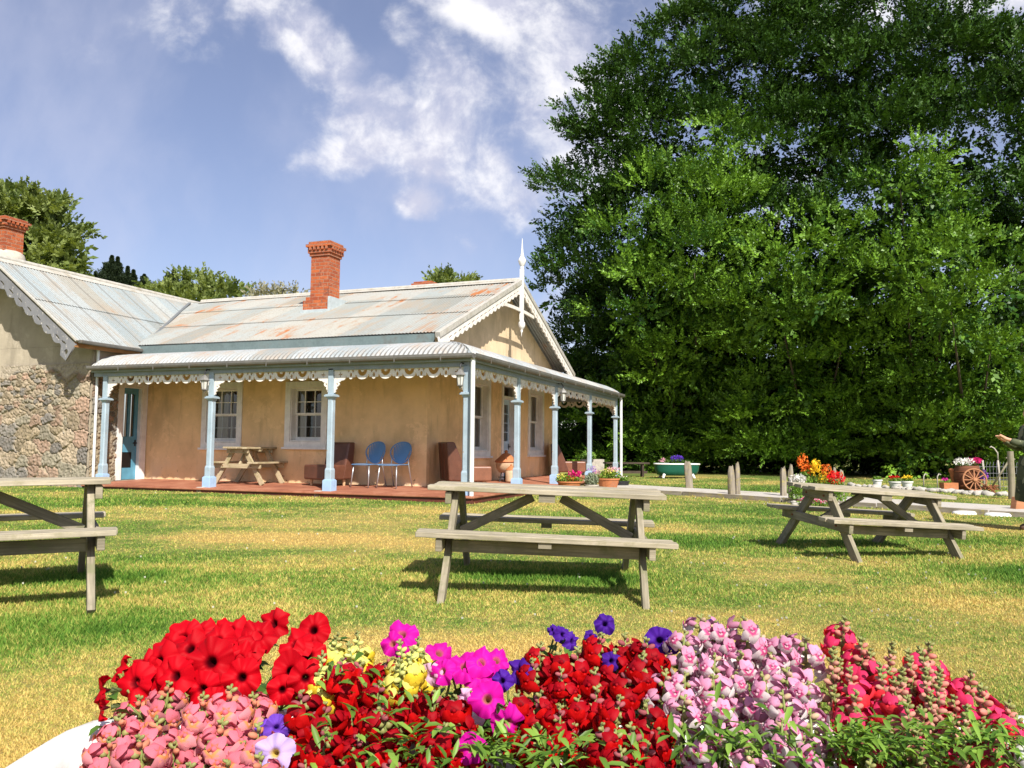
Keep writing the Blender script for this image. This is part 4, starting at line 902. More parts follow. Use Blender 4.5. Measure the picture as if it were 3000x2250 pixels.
# ------------------------------------------------------------------ small plants and pots, far garden
PM = {}
def petal(name, col, dark=None, trans=.3):
    if name in PM: return PM[name]
    m, nt, bs, tc = new_mat('petal_' + name); uv = nt.node('ShaderNodeSeparateXYZ', {0: tc.outputs['UV']}); r = uv.outputs[0]
    oi = nt.node('ShaderNodeObjectInfo'); c = nt.mix(oi.outputs['Random'], tuple(x * .82 for x in col), tuple(min(1, x * 1.12) for x in col))
    if dark is not None: c = nt.mix(nt.sstep(r, .36, .12), c, dark)
    ve = nt.math('ABSOLUTE', nt.math('SINE', nt.math('MULTIPLY', uv.outputs[1], 78.5))); c = nt.mix(nt.math('MULTIPLY', nt.sstep(ve, .25, 0), .18), c, tuple(x * .6 for x in col))
    put(nt, bs.inputs['Base Color'], c); bs.inputs['Roughness'].default_value = .6; bs.inputs['Specular IOR Level'].default_value = .12
    tl = nt.node('ShaderNodeBsdfTranslucent', {0: c}); mx = nt.node('ShaderNodeMixShader', {0: trans, 1: bs.outputs[0], 2: tl.outputs[0]}); nt.l.new(mx.outputs[0], nt.n['Material Output'].inputs[0])
    PM[name] = m; return m
LEAFG = foliage('garden_leaf', (.06, .14, .015), (.24, .4, .06), .35, .45)
LEAFD = foliage('dark_garden_leaf', (.03, .08, .012), (.1, .2, .03), .3)
SILVER = foliage('silvery_leaf', (.16, .2, .12), (.34, .38, .26), .25)
def leaf_cloud(n, c, r, size, up=.5, rng=RNG):
    d = rng.normal(size=(n, 3)); d /= np.linalg.norm(d, axis=1)[:, None]; p = np.array(c) + d * np.array(r) * (rng.random((n, 1)) ** .4)
    a = rng.normal(size=(n, 3)) + np.array([0, 0, up]); a /= np.linalg.norm(a, axis=1)[:, None]; b = np.cross(a, rng.normal(size=(n, 3))); b /= np.linalg.norm(b, axis=1)[:, None]
    s = size * (.6 + .8 * rng.random((n, 1))); V = np.stack([p - a * s, p + b * s * .42, p + a * s, p - b * s * .42], 1).reshape(-1, 3); return V
def cloud_mesh(name, Vs, parent, mat):
    V = np.concatenate(Vs); n = len(V) // 4; F = np.arange(n * 4).reshape(-1, 4); t = np.repeat(RNG.random(n), 4)
    return obj(name, np_mesh(name, V, F, uv=np.tile(np.array([[1, 0], [1, .3], [1, .6], [1, .9]]), (n, 1)), attr={'tint': ('FLOAT', 'POINT', t)}), mat, parent)
def pot(mb, r0, r1, h, rim=.015, n=20): mb.lathe([(r0, 0), (r1, h), (r1 + rim, h), (r1 + rim, h + .03), (r1 - .01, h + .03), (r1 - .02, h - .01)], n)
def bunch(name, label, cat, loc, leaves, blooms, container=None, leafmat=None, group=None):
    t = thing(name, label, cat, loc, 0, group)
    if container: container(t)
    if leaves: cloud_mesh('foliage', [leaf_cloud(*l) for l in leaves], t, leafmat or LEAFG)
    for mat, cl in blooms: cloud_mesh('blossom', [leaf_cloud(*l) for l in cl], t, mat)
    return t
PK = petal('hot_pink', (.7, .03, .2)); YL = petal('yellow', (.8, .55, .03)); OR = petal('orange', (.85, .2, .03)); RD = petal('scarlet', (.75, .02, .02)); WH = petal('white', (.8, .78, .72)); LV = petal('lavender', (.4, .22, .6)); VI = petal('violet', (.09, .02, .35)); PP = petal('pale_pink', (.8, .42, .5)); MG = petal('magenta', (.75, .03, .4)); YG = petal('lime_yellow', (.62, .6, .12))
def P3(x, y, D): p = at(x, y, D); return p
def gp(x, D):
    p = at(x, 1400, D); return Vector((p.x, p.y, gz(p.x, p.y)))
def potc(mat, r0, r1, h):
    def f(t): mb = MB(); pot(mb, r0, r1, h); obj('pot', mb, mat, t, smooth=True, auto=40); mb = MB(); mb.lathe([(r1 - .03, h - .02), (.01, h - .015)], 16); obj('soil', mb, SOIL, t)
    return f
bunch('flower_pot', 'terracotta pot of crimson and yellow flowers beside the verandah deck', 'flower pot', gp(1668, 17.7), [(500, (0, 0, .27), (.3, .22, .1), .03)], [(PK, [(150, (.12, 0, .38), (.17, .14, .09), .032)]), (YG, [(90, (-.16, 0, .33), (.13, .14, .07), .03)]), (OR, [(45, (.02, -.12, .28), (.14, .08, .05), .026)])], potc(TERRA, .19, .25, .2), group='pots of flowers by the deck')
bunch('flower_pot', 'round pot of silvery lavender with purple heads next to the verandah posts', 'flower pot', gp(1733, 18.0), [(900, (0, 0, .25), (.16, .14, .16), .028, 1.5)], [(LV, [(60, (0, 0, .48), (.12, .1, .08), .022)]), (PP, [(40, (.12, .05, .42), (.1, .08, .05), .028)])], potc(CONC, .12, .15, .12), SILVER, group='pots of flowers by the deck')
bunch('flower_pot', 'pot of yellow and peach flowers by the far verandah posts', 'flower pot', gp(1782, 19.4), [(600, (0, 0, .3), (.3, .22, .12), .03)], [(YG, [(150, (.05, 0, .38), (.26, .2, .1), .03)]), (PP, [(60, (.1, -.05, .44), (.18, .14, .06), .03)])], potc(TERRA, .2, .26, .2), group='pots of flowers by the deck')
bunch('flower_pot', 'low black bowl of small pale flowers near the end of the path', 'flower pot', gp(1818, 20.6), [(350, (0, 0, .16), (.2, .16, .06), .03)], [(WH, [(40, (0, 0, .22), (.18, .14, .04), .022)])], potc(DARK, .2, .21, .08), group='pots of flowers by the deck')
def trough(t): mb = MB(); mb.wall(-.36, .36, 0, .5, [], -.24, .24); obj('trough', mb, CONC, t, bevel=.03)
bunch('stone_trough', 'pale stone trough planted with bright green leaves behind the verandah', 'trough', gp(1735, 26.6), [(500, (-.12, 0, .6), (.26, .18, .14), .05)], [], trough)
t = thing('plank_bench', 'low dark plank bench in the shade of the trees behind the far post', 'bench', gp(1835, 25.6), .1)
mb = MB(); mb.frame((0, 0, .42), (1, 0, 0), (0, 1, 0), (0, 0, 1), .7, .16, .025); BENCHW = wood('dark_bench_wood', (.05, .035, .025), (.1, .075, .055)); obj('seat', mb, BENCHW, t)
for s in (-1, 1): mb = MB(); mb.frame((s * .5, 0, .2), (0, 0, 1), (1, 0, 0), (0, 1, 0), .2, .03, .12); obj('leg', mb, BENCHW, t)
mb = MB(); mb.frame((0, 0, .14), (1, 0, 0), (0, 1, 0), (0, 0, 1), .66, .03, .04); obj('stretcher', mb, BENCHW, t)
# green bath used as planter under the trees
def bath(name, label, loc, rz, Lx, Ly, h, zr, body, rimmat, feet, p=2.6, sd=.02):
    t = thing(name, label, 'bathtub', loc, rz)
    def ring(sx_, sy, z, n=64):
        o = []
        for k in range(n):
            a = 2 * PI * k / n; c, s = math.cos(a), math.sin(a); rr = (abs(c) ** p + abs(s) ** p) ** (-1 / p); o.append((c * rr * sx_, s * rr * sy, z))
        return o
    def skin(mb, rings):
        n = len(rings[0]); mb.add([p for r in rings for p in r], [(i * n + k, i * n + (k + 1) % n, (i + 1) * n + (k + 1) % n, (i + 1) * n + k) for i in range(len(rings) - 1) for k in range(n)])
    mb = MB(); skin(mb, [ring(Lx * .3, Ly * .3, zr - h), ring(Lx * .42, Ly * .42, zr - h * .93), ring(Lx * .46, Ly * .46, zr - h * .6), ring(Lx * .485, Ly * .485, zr - .02)]); obj('body', mb, body, t, smooth=True)
    mb = MB(); q = .05 if Lx > 1.5 else .035
    skin(mb, [ring(Lx / 2 - q * 1.25, Ly / 2 - q * 1.25, zr - max(.035, sd + .02)), ring(Lx / 2 - q * 1.15, Ly / 2 - q * 1.15, zr - .012), ring(Lx / 2 - q * .9, Ly / 2 - q * .9, zr + .004), ring(Lx / 2 - q * .4, Ly / 2 - q * .4, zr + .008), ring(Lx / 2 - q * .05, Ly / 2 - q * .05, zr - .004), ring(Lx / 2, Ly / 2, zr - .02), ring(Lx / 2 - q * .2, Ly / 2 - q * .2, zr - .036), ring(Lx / 2 - q * .7, Ly / 2 - q * .7, zr - .03)])
    obj('rolled_rim', mb, rimmat, t, smooth=True)
    mb = MB(); skin(mb, [ring(Lx / 2 - q * 1.2, Ly / 2 - q * 1.2, zr - sd), ring(Lx * .3, Ly * .3, zr + .015 - sd), ring(.02, .02, zr + .02 - sd)]); obj('soil', mb, SOIL, t, smooth=True)
    if feet:
        for sx_ in (-1, 1):
            for sy in (-1, 1): mb = MB(); mb.tube([(sx_ * Lx * .3, sy * Ly * .3, zr - h * .9), (sx_ * Lx * .33, sy * Ly * .36, (zr - h) * .5), (sx_ * Lx * .33, sy * Ly * .4, 0)], [.05, .035, .045], 8); obj('claw_foot', mb, rimmat, t, smooth=True)
    return t
p = gp(1983, 25.0); bath('bathtub', 'dark green claw foot bathtub planter standing under the big trees', p, .05, 1.42, .62, .36, .44, GREENT, WHITEENAM, True)
bunch('petunia_plant', 'violet petunias spilling from the green bathtub under the trees', 'plant', p + Vector((.02, 0, .44)), [(350, (0, 0, .06), (.5, .2, .08), .035)], [(petal('deep_violet_far', (.13, .05, .5)), [(150, (-.02, 0, .16), (.22, .16, .1), .035)]), (PP, [(45, (-.44, 0, .1), (.16, .14, .07), .035)])], None, LEAFD)
# split timber stumps along the path
def stump(label, x, D, h, r, lean, twin=False):
    r *= .84; t = thing('timber_post', label, 'post', gp(x, D), random.random() * 6, 'old split timber posts along the path')
    rr = np.random.default_rng(int(x)); n = 9; vs = []; fs = []; ang = [2 * PI * k / n + rr.uniform(-.2, .2) for k in range(n)]; wob = [rr.uniform(.75, 1.2) for _ in range(n)]
    lv = [-.08, h * .25, h * .55, h * .85, h]
    for i, z in enumerate(lv):
        for k in range(n):
            q = r * wob[k] * (1.05, 1.08, 1.1, 1.0, .62)[i] * rr.uniform(.9, 1.1); zz = z + (rr.uniform(-.05, .05) if i == 4 else 0); vs.append((q * math.cos(ang[k]) + lean * z, q * math.sin(ang[k]) * .75, zz))
    for i in range(4):
        for k in range(n): fs.append((i * n + k, i * n + (k + 1) % n, (i + 1) * n + (k + 1) % n, (i + 1) * n + k))
    fs.append(tuple(4 * n + k for k in range(n)))
    mb = MB(); mb.add(vs, fs, [[(vs[q][2], math.atan2(vs[q][1], vs[q][0]) * r) for q in f] for f in fs]); obj('post', mb, WOOD_OLD, t, smooth=True, auto=50); return t
stump('leaning lichen covered stub post in the grass by the green bathtub', 2022, 19.7, .64, .1, .08)
stump('taller half of the split grey twin post on the near path edge', 2143, 16.4, .62, .085, .03); stump('shorter round half of the split twin post behind the path edge', 2160, 17.6, .66, .075, -.02)
stump('broad grey post left of the orange flowers', 2295, 17.3, .6, .1, .0); stump('thin grey post close to the orange flowers', 2316, 15.5, .68, .06, .02)
stump('slim post half hidden behind the yellow flowers', 2446, 17.4, .62, .06, 0); stump('short post right of the scarlet flowers', 2467, 17.0, .55, .06, .01)
# border of tall snapdragons by the path
gB = 'tall flowers in the bed by the path'
bunch('snapdragon_plant', 'tall orange snapdragons rising behind the right picnic table', 'plant', gp(2360, 15.9), [(500, (0, 0, .3), (.26, .2, .3), .035, 1.2)], [(OR, [(130, (-.05, 0, .74), (.12, .1, .18), .03, 1), (80, (.08, 0, .62), (.1, .1, .12), .03)])], None, None, gB)
bunch('snapdragon_plant', 'bright yellow snapdragons between orange and scarlet flowers', 'plant', gp(2402, 15.8), [(500, (0, 0, .25), (.3, .2, .26), .035, 1.2)], [(YL, [(170, (-.08, 0, .66), (.11, .1, .16), .03, 1), (120, (.05, -.05, .42), (.12, .1, .16), .03)])], None, None, gB)
bunch('snapdragon_plant', 'scarlet snapdragons at the right end of the flower bed', 'plant', gp(2445, 15.6), [(600, (0, 0, .2), (.24, .2, .24), .035, 1.2)], [(RD, [(200, (.02, 0, .46), (.17, .12, .14), .032)]), (OR, [(70, (-.16, 0, .62), (.1, .1, .1), .03)])], None, None, gB)
bunch('daisy_plant', 'cluster of white flowers at the left of the flower bed', 'plant', gp(2338, 15.4), [(300, (0, 0, .2), (.2, .15, .2), .03)], [(WH, [(200, (0, 0, .44), (.16, .12, .1), .032)])], None, None, gB)
bunch('begonia_plant', 'low mound of pink and white flowers at the foot of the bed', 'plant', gp(2385, 14.6), [(300, (0, 0, .06), (.34, .2, .07), .03)], [(PK, [(110, (-.02, -.03, .12), (.28, .18, .08), .026)]), (PP, [(140, (.05, -.02, .13), (.3, .18, .07), .026)])], None, None, gB)
# ------------------------------------------------------------------ far right: cart, pots, fence, stones
def tubpot(label, x, D, r, h, bl, square=False):
    bunch('flower_pot', label, 'flower pot', gp(x, D), [(220, (0, 0, h + .05), (r * 1.1, r * .8, .07), .03)], bl, potc(WHITEPOT, r * .75, r, h), group='white pots under the trees')
tubpot('white pot with a small white flowered plant, leftmost of the white pots under the trees', 2570, 20.9, .11, .17, [(WH, [(14, (0, 0, .26), (.05, .04, .03), .02)])])
tubpot('white pot of dull red flowers between the other two white pots', 2622, 20.9, .15, .13, [(RD, [(50, (-.02, 0, .26), (.16, .1, .06), .028)])])
tubpot('white pot of yellow flowers, nearest to the wheeled planter', 2657, 20.4, .13, .16, [(YL, [(75, (0, 0, .28), (.15, .1, .06), .028)])])
WHEELW = wood('orange_brown_wheel_wood', (.34, .15, .07), (.46, .22, .11)); BARW = wood('dark_barrel_wood', (.13, .05, .025), (.22, .09, .045))
D_ = 19.8; cp = gp(2834, D_)
t = thing('planter_cart', 'dark brown wooden barrel planter with a spoked cart wheel leaning on it', 'planter', cp, -.15)
mb = MB(); mb.lathe([(.22, .02), (.27, .16), (.29, .32), (.28, .48), (.25, .6), (.235, .6), (.22, .55)], 20); obj('barrel', mb, BARW, t, smooth=True, auto=40)
for z, r in ((.12, .265), (.46, .286)): mb = MB(); mb.tube([(r * math.cos(a), r * math.sin(a), z) for a in np.linspace(0, 2 * PI, 25)], .009, 5, caps=False); obj('hoop', mb, RUST, t)
mb = MB(); mb.M = Matrix.Translation((.03, -.36, .275)) @ Matrix.Rotation(-.16, 4, 'X') @ Matrix.Rotation(PI / 2, 4, 'X')
mb.tube([(.255 * math.cos(a), .255 * math.sin(a), 0) for a in np.linspace(0, 2 * PI, 33)], .02, 6, caps=False); mb.lathe([(.02, -.05), (.045, -.04), (.045, .04), (.02, .05)], 10)
for k in range(12): a = 2 * PI * k / 12; mb.beam((.04 * math.cos(a), .04 * math.sin(a), 0), (.245 * math.cos(a), .245 * math.sin(a), 0), .02, .016, up=(0, 0, 1))
obj('wheel', mb, WHEELW, t, smooth=True, auto=40)
bunch('petunia_plant', 'white petunias heaped on top of the dark barrel planter', 'plant', cp + Vector((-.09, 0, .6)), [(150, (0, 0, .03), (.22, .2, .06), .03)], [(WH, [(260, (0, -.02, .09), (.25, .2, .11), .034)])], None, LEAFD, 'flowers of the barrel planter')
bunch('petunia_plant', 'crimson pink petunias at the right of the barrel top', 'plant', cp + Vector((.2, .02, .62)), [(100, (0, 0, .02), (.14, .16, .06), .03)], [(PK, [(130, (0, -.02, .09), (.16, .14, .1), .034)])], None, LEAFD, 'flowers of the barrel planter')
bunch('petunia_plant', 'purple petunias hanging beside the cart wheel', 'plant', cp + Vector((.25, -.24, .4)), [(90, (0, 0, 0), (.1, .08, .14), .03)], [(petal('purple_far', (.42, .12, .7)), [(120, (0, -.02, -.02), (.11, .09, .13), .03)])], None, LEAFD, 'flowers of the barrel planter')
def crate(t): mb = MB(); mb.wall(-.17, .17, 0, .2, [], -.11, .11); obj('box', mb, TERRA, t, bevel=.01)
bunch('planter_box', 'orange terracotta planter box with pink flowers left of the cart wheel', 'planter', gp(2779, 19.6), [(80, (-.05, 0, .22), (.12, .08, .05), .03)], [(MG, [(50, (-.09, 0, .27), (.09, .07, .04), .028)])], crate)
t = thing('clay_chimney_pot', 'narrow upright terracotta pipe behind the orange planter box', 'pot', gp(2793, 20.0)); mb = MB(); mb.lathe([(.07, 0), (.06, .3), (.075, .32), (.075, .4), (.1, .44), (.1, .5), (.08, .52)], 14); obj('pot', mb, TERRA, t, smooth=True, auto=40)
# rusty plough scrap and long handled cultivator
t = thing('scrap_iron', 'heap of rusty iron tines and chain on the stones right of the wheel', 'scrap iron', gp(2893, 19.4)); mb = MB(); r = random.Random(3)
for k in range(22):
    a = r.random() * PI; c = Vector((r.uniform(-.17, .17), r.uniform(-.08, .08), r.uniform(.03, .13))); d = Vector((math.cos(a) * .09, math.sin(a) * .05, r.uniform(-.04, .05))); mb.tube([c - d, c + Vector((0, 0, .03)), c + d], .014, 6)
obj('tine', mb, RUST, t)
D2 = 18.9; a0 = gp(2906, D2)
t = thing('push_cultivator', 'old long handled push cultivator with a T grip propped before the wire fence', 'garden tool', a0)
mb = MB(); top = at(2961, 1342, D2 - .1) - a0; mb.tube([(0, 0, .16), top], .021, 8); obj('handle', mb, WOOD, t, smooth=True)
mb = MB(); mb.tube([top + Vector((-.11, 0, .0)), top + Vector((.09, 0, -.03))], .02, 8); obj('grip', mb, WOOD, t, smooth=True)
mb = MB(); mb.tube([(0, 0, .18), (-.05, 0, .12), (.04, -.03, .02), (.06, -.05, 0)], .016, 6); mb.tube([(0, 0, .18), (.07, 0, .1), (.0, .03, 0)], .014, 6); obj('hoe_blade', mb, RUST, t)
# wire fence
t = thing('wire_fence', 'dark woven wire fence panel with pale posts behind the push cultivator', 'fence', gp(2920, 20.4), -.1)
mb = MB()
for k in range(17): x = -.62 + k * .078; mb.tube([(x, 0, 0), (x, 0, .6), (x + .02, 0, .68)], .005, 4)
for z in (.08, .24, .4, .56): mb.tube([(-.64, 0, z), (.66, 0, z)], .004, 4)
obj('wire_mesh', mb, CHROME, t)
for x in (-.3, .06): mb = MB(); mb.tube([(x, .02, 0), (x + .01, .02, .4), (x - .01, .02, .72)], [.03, .026, .024], 7); obj('fence_post', mb, CONC, t, smooth=True)
mb = MB(); mb.tube([(.05, .02, .7), (.05, .02, .9), (-.03, .02, 1.02), (-.1, .02, 1.06), (-.13, .02, 1.03)], .016, 6); obj('hook', mb, CONC, t, smooth=True)
t = thing('timber_post', 'tall grey fence post just behind the standing person', 'post', gp(2962, 17.0)); mb = MB(); mb.tube([(0, 0, -.05), (.01, 0, .5), (0, 0, .98)], [.07, .066, .06], 9); obj('post', mb, WOOD, t, smooth=True, auto=50)
t = thing('timber_wedge', 'orange brown timber wedge on the path edge next to the person', 'timber wedge', gp(2978, 14.4), .3); mb = MB(); mb.prism([(-.11, 0), (.12, 0), (.09, .2), (-.06, .22)], -.06, .06); obj('block', mb, WHEELW, t, bevel=.01)
for k in (2715, 2755): t = thing('iron_stake', 'thin pale iron stake among the stones, %s' % ('nearer the white pots' if k == 2715 else 'nearer the planter box'), 'stake', gp(k - 10, 20.7), 0, 'iron stakes by the stones'); mb = MB(); mb.tube([(0, 0, 0), (.01, 0, .3), (.05, 0, .36), (.1, 0, .34)], .014, 6); obj('stake', mb, CONC, t, smooth=True)
# border of pale stones
STN = plain('pale_border_stone', (.38, .355, .31), .9, .25, 9, .02, grime=(.3, .27, .22))
def rock(seed, r):
    rr = np.random.default_rng(seed); bm = bmesh.new(); bmesh.ops.create_icosphere(bm, subdivisions=2, radius=1)
    k = rr.normal(size=(5, 3))
    for v in bm.verts:
        f = 1 + sum(.11 * math.sin(2.2 * v.co.dot(Vector(q)) + i) for i, q in enumerate(k)); v.co = Vector((v.co.x * f, v.co.y * f * .75, v.co.z * f * .55)) * r
    me = bpy.data.meshes.new('stone'); bm.to_mesh(me); bm.free(); me.materials.append(STN); me.polygons.foreach_set('use_smooth', [True] * len(me.polygons)); return me
ROCKS = [rock(s, .095) for s in range(5)]
def stones(pts, label, group, sc_):
    for k, (x, D) in enumerate(pts):
        o = bpy.data.objects.new('border_stone', ROCKS[k % 5]); C.objects.link(o); p = gp(x, D); o.location = p + Vector((0, 0, .03)); s = sc_ * random.uniform(.8, 1.35); o.scale = (s * 1.2, s, s); o.rotation_euler = (random.uniform(-.3, .3), random.uniform(-.3, .3), random.random() * 6)
        tag(o, label, 'stone', group)
stones([(2490 + i * 13.5 + random.uniform(-4, 4), 21.0 - i * .09 + random.uniform(-.15, .15)) for i in range(24)], 'pale field stone in the low border row below the white pots', 'stones bordering the bed under the trees', 1.0)
stones([(2800 + i * 15 + random.uniform(-4, 4), 18.6 - i * .07 + random.uniform(-.15, .15)) for i in range(10)], 'pale field stone in the border row under the cart wheel and fence', 'stones bordering the bed by the cart', 1.15)
stones([(2325 + 8 * i + random.uniform(-4, 4), 14.9 + random.uniform(-.3, .3)) for i in range(18)], 'small pale stone ringing the tall flower bed by the path', 'stones ringing the tall flower bed', .55)
for x, D, r, lab in ((2822, 13.35, .19, 'flat white painted stone in the grass along the path, left of its pair'), (2925, 13.1, .23, 'flat white painted stone in the grass along the path, nearer the person')):
    t = bpy.data.objects.new('flat_stone', None); bpy.data.objects.remove(t)
    mb = MB(); mb.lathe([(r, -.02), (r * 1.02, .02), (r * .9, .045), (r * .5, .055)], 18, sx=1.0, sy=.7); o = obj('flat_stone', mb, WHITEENAM, None, gp(x, D), smooth=True, auto=50); tag(o, lab, 'stone', 'white stones along the path')

# ------------------------------------------------------------------ person at the right edge
def skinmesh(name, joints, edges, mat, parent, sub=2, root=0):
    bm = bmesh.new(); ly = bm.verts.layers.skin.verify(); vs = []
    for k, (p, r) in enumerate(joints):
        v = bm.verts.new(p); v[ly].radius = (r, r) if not hasattr(r, '__len__') else r; v[ly].use_root = (k == root); vs.append(v)
    for a, b in edges: bm.edges.new((vs[a], vs[b]))
    me = bpy.data.meshes.new(name); bm.to_mesh(me); bm.free(); o = bpy.data.objects.new(name, me); C.objects.link(o)
    s = o.modifiers.new('s', 'SKIN'); s.use_smooth_shade = True; u = o.modifiers.new('u', 'SUBSURF'); u.levels = sub; u.render_levels = sub
    m2 = bpy.data.meshes.new_from_object(o.evaluated_get(bpy.context.evaluated_depsgraph_get())); bpy.data.objects.remove(o); m2.name = name
    m2.polygons.foreach_set('use_smooth', [True] * len(m2.polygons)); return obj(name, m2, mat, parent)
SKIN = plain('skin', (.55, .29, .17), .5, .1, 12); HAIR = plain('dark_hair', (.03, .02, .014), .5, .3, 30)
m, nt, bs, tc = new_mat('olive_camouflage_cloth'); v = tc.outputs['Object']; n = nt.noise(v, 7, 3, .5, .6); n2 = nt.noise(nt.mapping(v, (1, 1, 1), (0, 0, 0), (4, 2, 1)), 6, 3, .5, .5)
c = nt.mix(nt.sstep(n, .5, .53), (.075, .085, .04), (.035, .045, .022)); c = nt.mix(nt.sstep(n2, .56, .59), c, (.2, .2, .12)); put(nt, bs.inputs['Base Color'], c); bs.inputs['Roughness'].default_value = .85; put(nt, bs.inputs['Normal'], nt.bump(nt.noise(v, 14, 4), .012)); CAMO = m
SHOE = plain('brown_boot_leather', (.09, .05, .03), .6, .25, 12)
pp = Vector((6.92, 10.93, gz(6.92, 10.93)))
t = thing('person', 'person in a knee length olive camouflage coat holding both hands up in front', 'person', pp)
J = [((0, 0, .86), (.12, .15)), ((0, 0, 1.06), (.1, .13)), ((-.01, 0, 1.24), (.1, .15)), ((-.02, 0, 1.36), (.06, .09)), ((-.03, 0, 1.43), .045), ((-.05, 0, 1.5), (.085, .07)), ((-.05, 0, 1.58), (.095, .075)), ((-.045, 0, 1.63), (.06, .05)), ((-.14, 0, 1.51), .018)]
Ed = [(0, 1), (1, 2), (2, 3), (3, 4), (4, 5), (5, 6), (6, 7), (5, 8)]
for s in (-1, 1):
    b = len(J); J += [((0, s * .1, .78), .085), ((-.02 - .03 * s, s * .1, .45), .055), ((-.05 * s, s * .1, .3), .052), ((.0 - .05 * s, s * .1, .09), .036)]; Ed += [(0, b), (b, b + 1), (b + 1, b + 2), (b + 2, b + 3)]
    b = len(J); yh = s * .045; J += [((-.02, s * .18, 1.33), .05), ((-.06, s * .22, 1.08), .042), ((-.24, s * .12, 1.13), .034), ((-.42, yh, 1.2), .026), ((-.47, yh * .8, 1.225), (.03, .02))]; Ed += [(3, b), (b, b + 1), (b + 1, b + 2), (b + 2, b + 3), (b + 3, b + 4)]
    h = b + 4
    for q, (dy, ln) in enumerate(((-.022, .04), (-.008, .048), (.007, .044), (.021, .034))):
        f = len(J); J += [((-.47 - .028, yh * .8 + dy, 1.245), .0085), ((-.47 - ln, yh * .8 + dy * .9 - s * .012, 1.232), .0075)]; Ed += [(h, f), (f, f + 1)]
    f = len(J); J += [((-.455, yh * .8 - s * .028, 1.25), .009), ((-.48, yh * .8 - s * .04, 1.262), .008)]; Ed += [(h, f), (f, f + 1)]
body = skinmesh('body', J, Ed, SKIN, t)
J = [((.0, 0, .95), (.18, .19)), ((0, 0, 1.1), (.17, .175)), ((-.01, 0, 1.27), (.15, .19)), ((-.015, 0, 1.38), (.07, .1))]; Ed = [(0, 1), (1, 2), (2, 3)]
for s in (-1, 1): b = len(J); J += [((-.02, s * .2, 1.335), .075), ((-.05, s * .24, 1.08), .068), ((-.24, s * .13, 1.125), .055), ((-.39, s * .055, 1.18), .047)]; Ed += [(2, b), (b, b + 1), (b + 1, b + 2), (b + 2, b + 3)]
skinmesh('coat', J, Ed, CAMO, t)
mb = MB(); n = 28; vs = []
for z, rx, ry in ((.98, .19, .2), (.8, .225, .23), (.6, .25, .25), (.42, .27, .26), (.39, .265, .255)):
    for k in range(n): a = 2 * PI * k / n; f = 1 + .05 * math.sin(a * 7) * (1 - z); vs.append((rx * f * math.cos(a), ry * f * math.sin(a), z + .01 * math.sin(a * 3)))
mb.add(vs, [(i * n + k, i * n + (k + 1) % n, (i + 1) * n + (k + 1) % n, (i + 1) * n + k) for i in range(4) for k in range(n)]); obj('coat_skirt', mb, CAMO, t, smooth=True)
skinmesh('hair', [((-.09, 0, 1.64), (.045, .06)), ((-.03, 0, 1.645), (.085, .09)), ((.03, 0, 1.57), (.08, .085)), ((.035, 0, 1.46), .055)], [(0, 1), (1, 2), (2, 3)], HAIR, t)
for s in (-1, 1): skinmesh('boot', [((.01 - .05 * s, s * .1, .2), .058), ((.015 - .05 * s, s * .1, .07), .05), ((-.08 - .05 * s, s * .1, .045), (.045, .05)), ((-.15 - .05 * s, s * .1, .03), (.03, .042))], [(0, 1), (1, 2), (2, 3)], SHOE, t)
# ------------------------------------------------------------------ trees
TREE_D = foliage('dark_elm_leaf', (.01, .036, .005), (.07, .155, .019), .12, .45)
TREE_L = foliage('light_elm_leaf', (.022, .075, .006), (.21, .385, .036), .17, .45)
WILLOW = foliage('willow_leaf', (.1, .15, .035), (.3, .36, .11), .35)
CONIF = foliage('conifer_needle', (.012, .025, .012), (.04, .06, .025), .1)
DRYSH = foliage('dry_shrub_leaf', (.2, .2, .13), (.38, .36, .24), .3)
def leaves_on(p, a, ln, m, size, droop, rng, flat=.8):
    """sprays of alternate leaves: p (N,3) foot, a (N,3) axis, ln (N,) length"""
    N = len(p); a = a / np.linalg.norm(a, axis=1)[:, None]
    b = np.cross(a, np.array([0, 0, 1.0]) + rng.normal(size=(N, 3)) * flat); b /= np.linalg.norm(b, axis=1)[:, None] + 1e-9; c = np.cross(b, a)
    t = (np.arange(m) + .5) / m; sgn = np.where(np.arange(m) % 2, 1.0, -1.0)
    tt = t[None, :] + rng.normal(size=(N, m)) * .04
    pos = p[:, None] + a[:, None] * (ln[:, None] * tt)[..., None]; pos[..., 2] -= droop * ln[:, None] * tt ** 2
    spread = (1 - .75 * t)[None, :, None]
    d = a[:, None] * (.55 + .5 * t[None, :, None]) + b[:, None] * (sgn[None, :, None] * spread) + rng.normal(size=(N, m, 3)) * .22; d[..., 2] -= .12
    d /= np.linalg.norm(d, axis=2)[..., None]
    nn = c[:, None] + rng.normal(size=(N, m, 3)) * .35; w = np.cross(d, nn); w /= np.linalg.norm(w, axis=2)[..., None]; nn = np.cross(w, d)
    s = size * (.7 + .6 * rng.random((N, m, 1))) * (1.0 - .35 * t[None, :, None])
    V = np.stack([pos, pos + d * s * .45 + w * s * .3 + nn * s * .07, pos + d * s, pos + d * s * .45 - w * s * .3 + nn * s * .07], 2)
    return V.reshape(-1, 3)
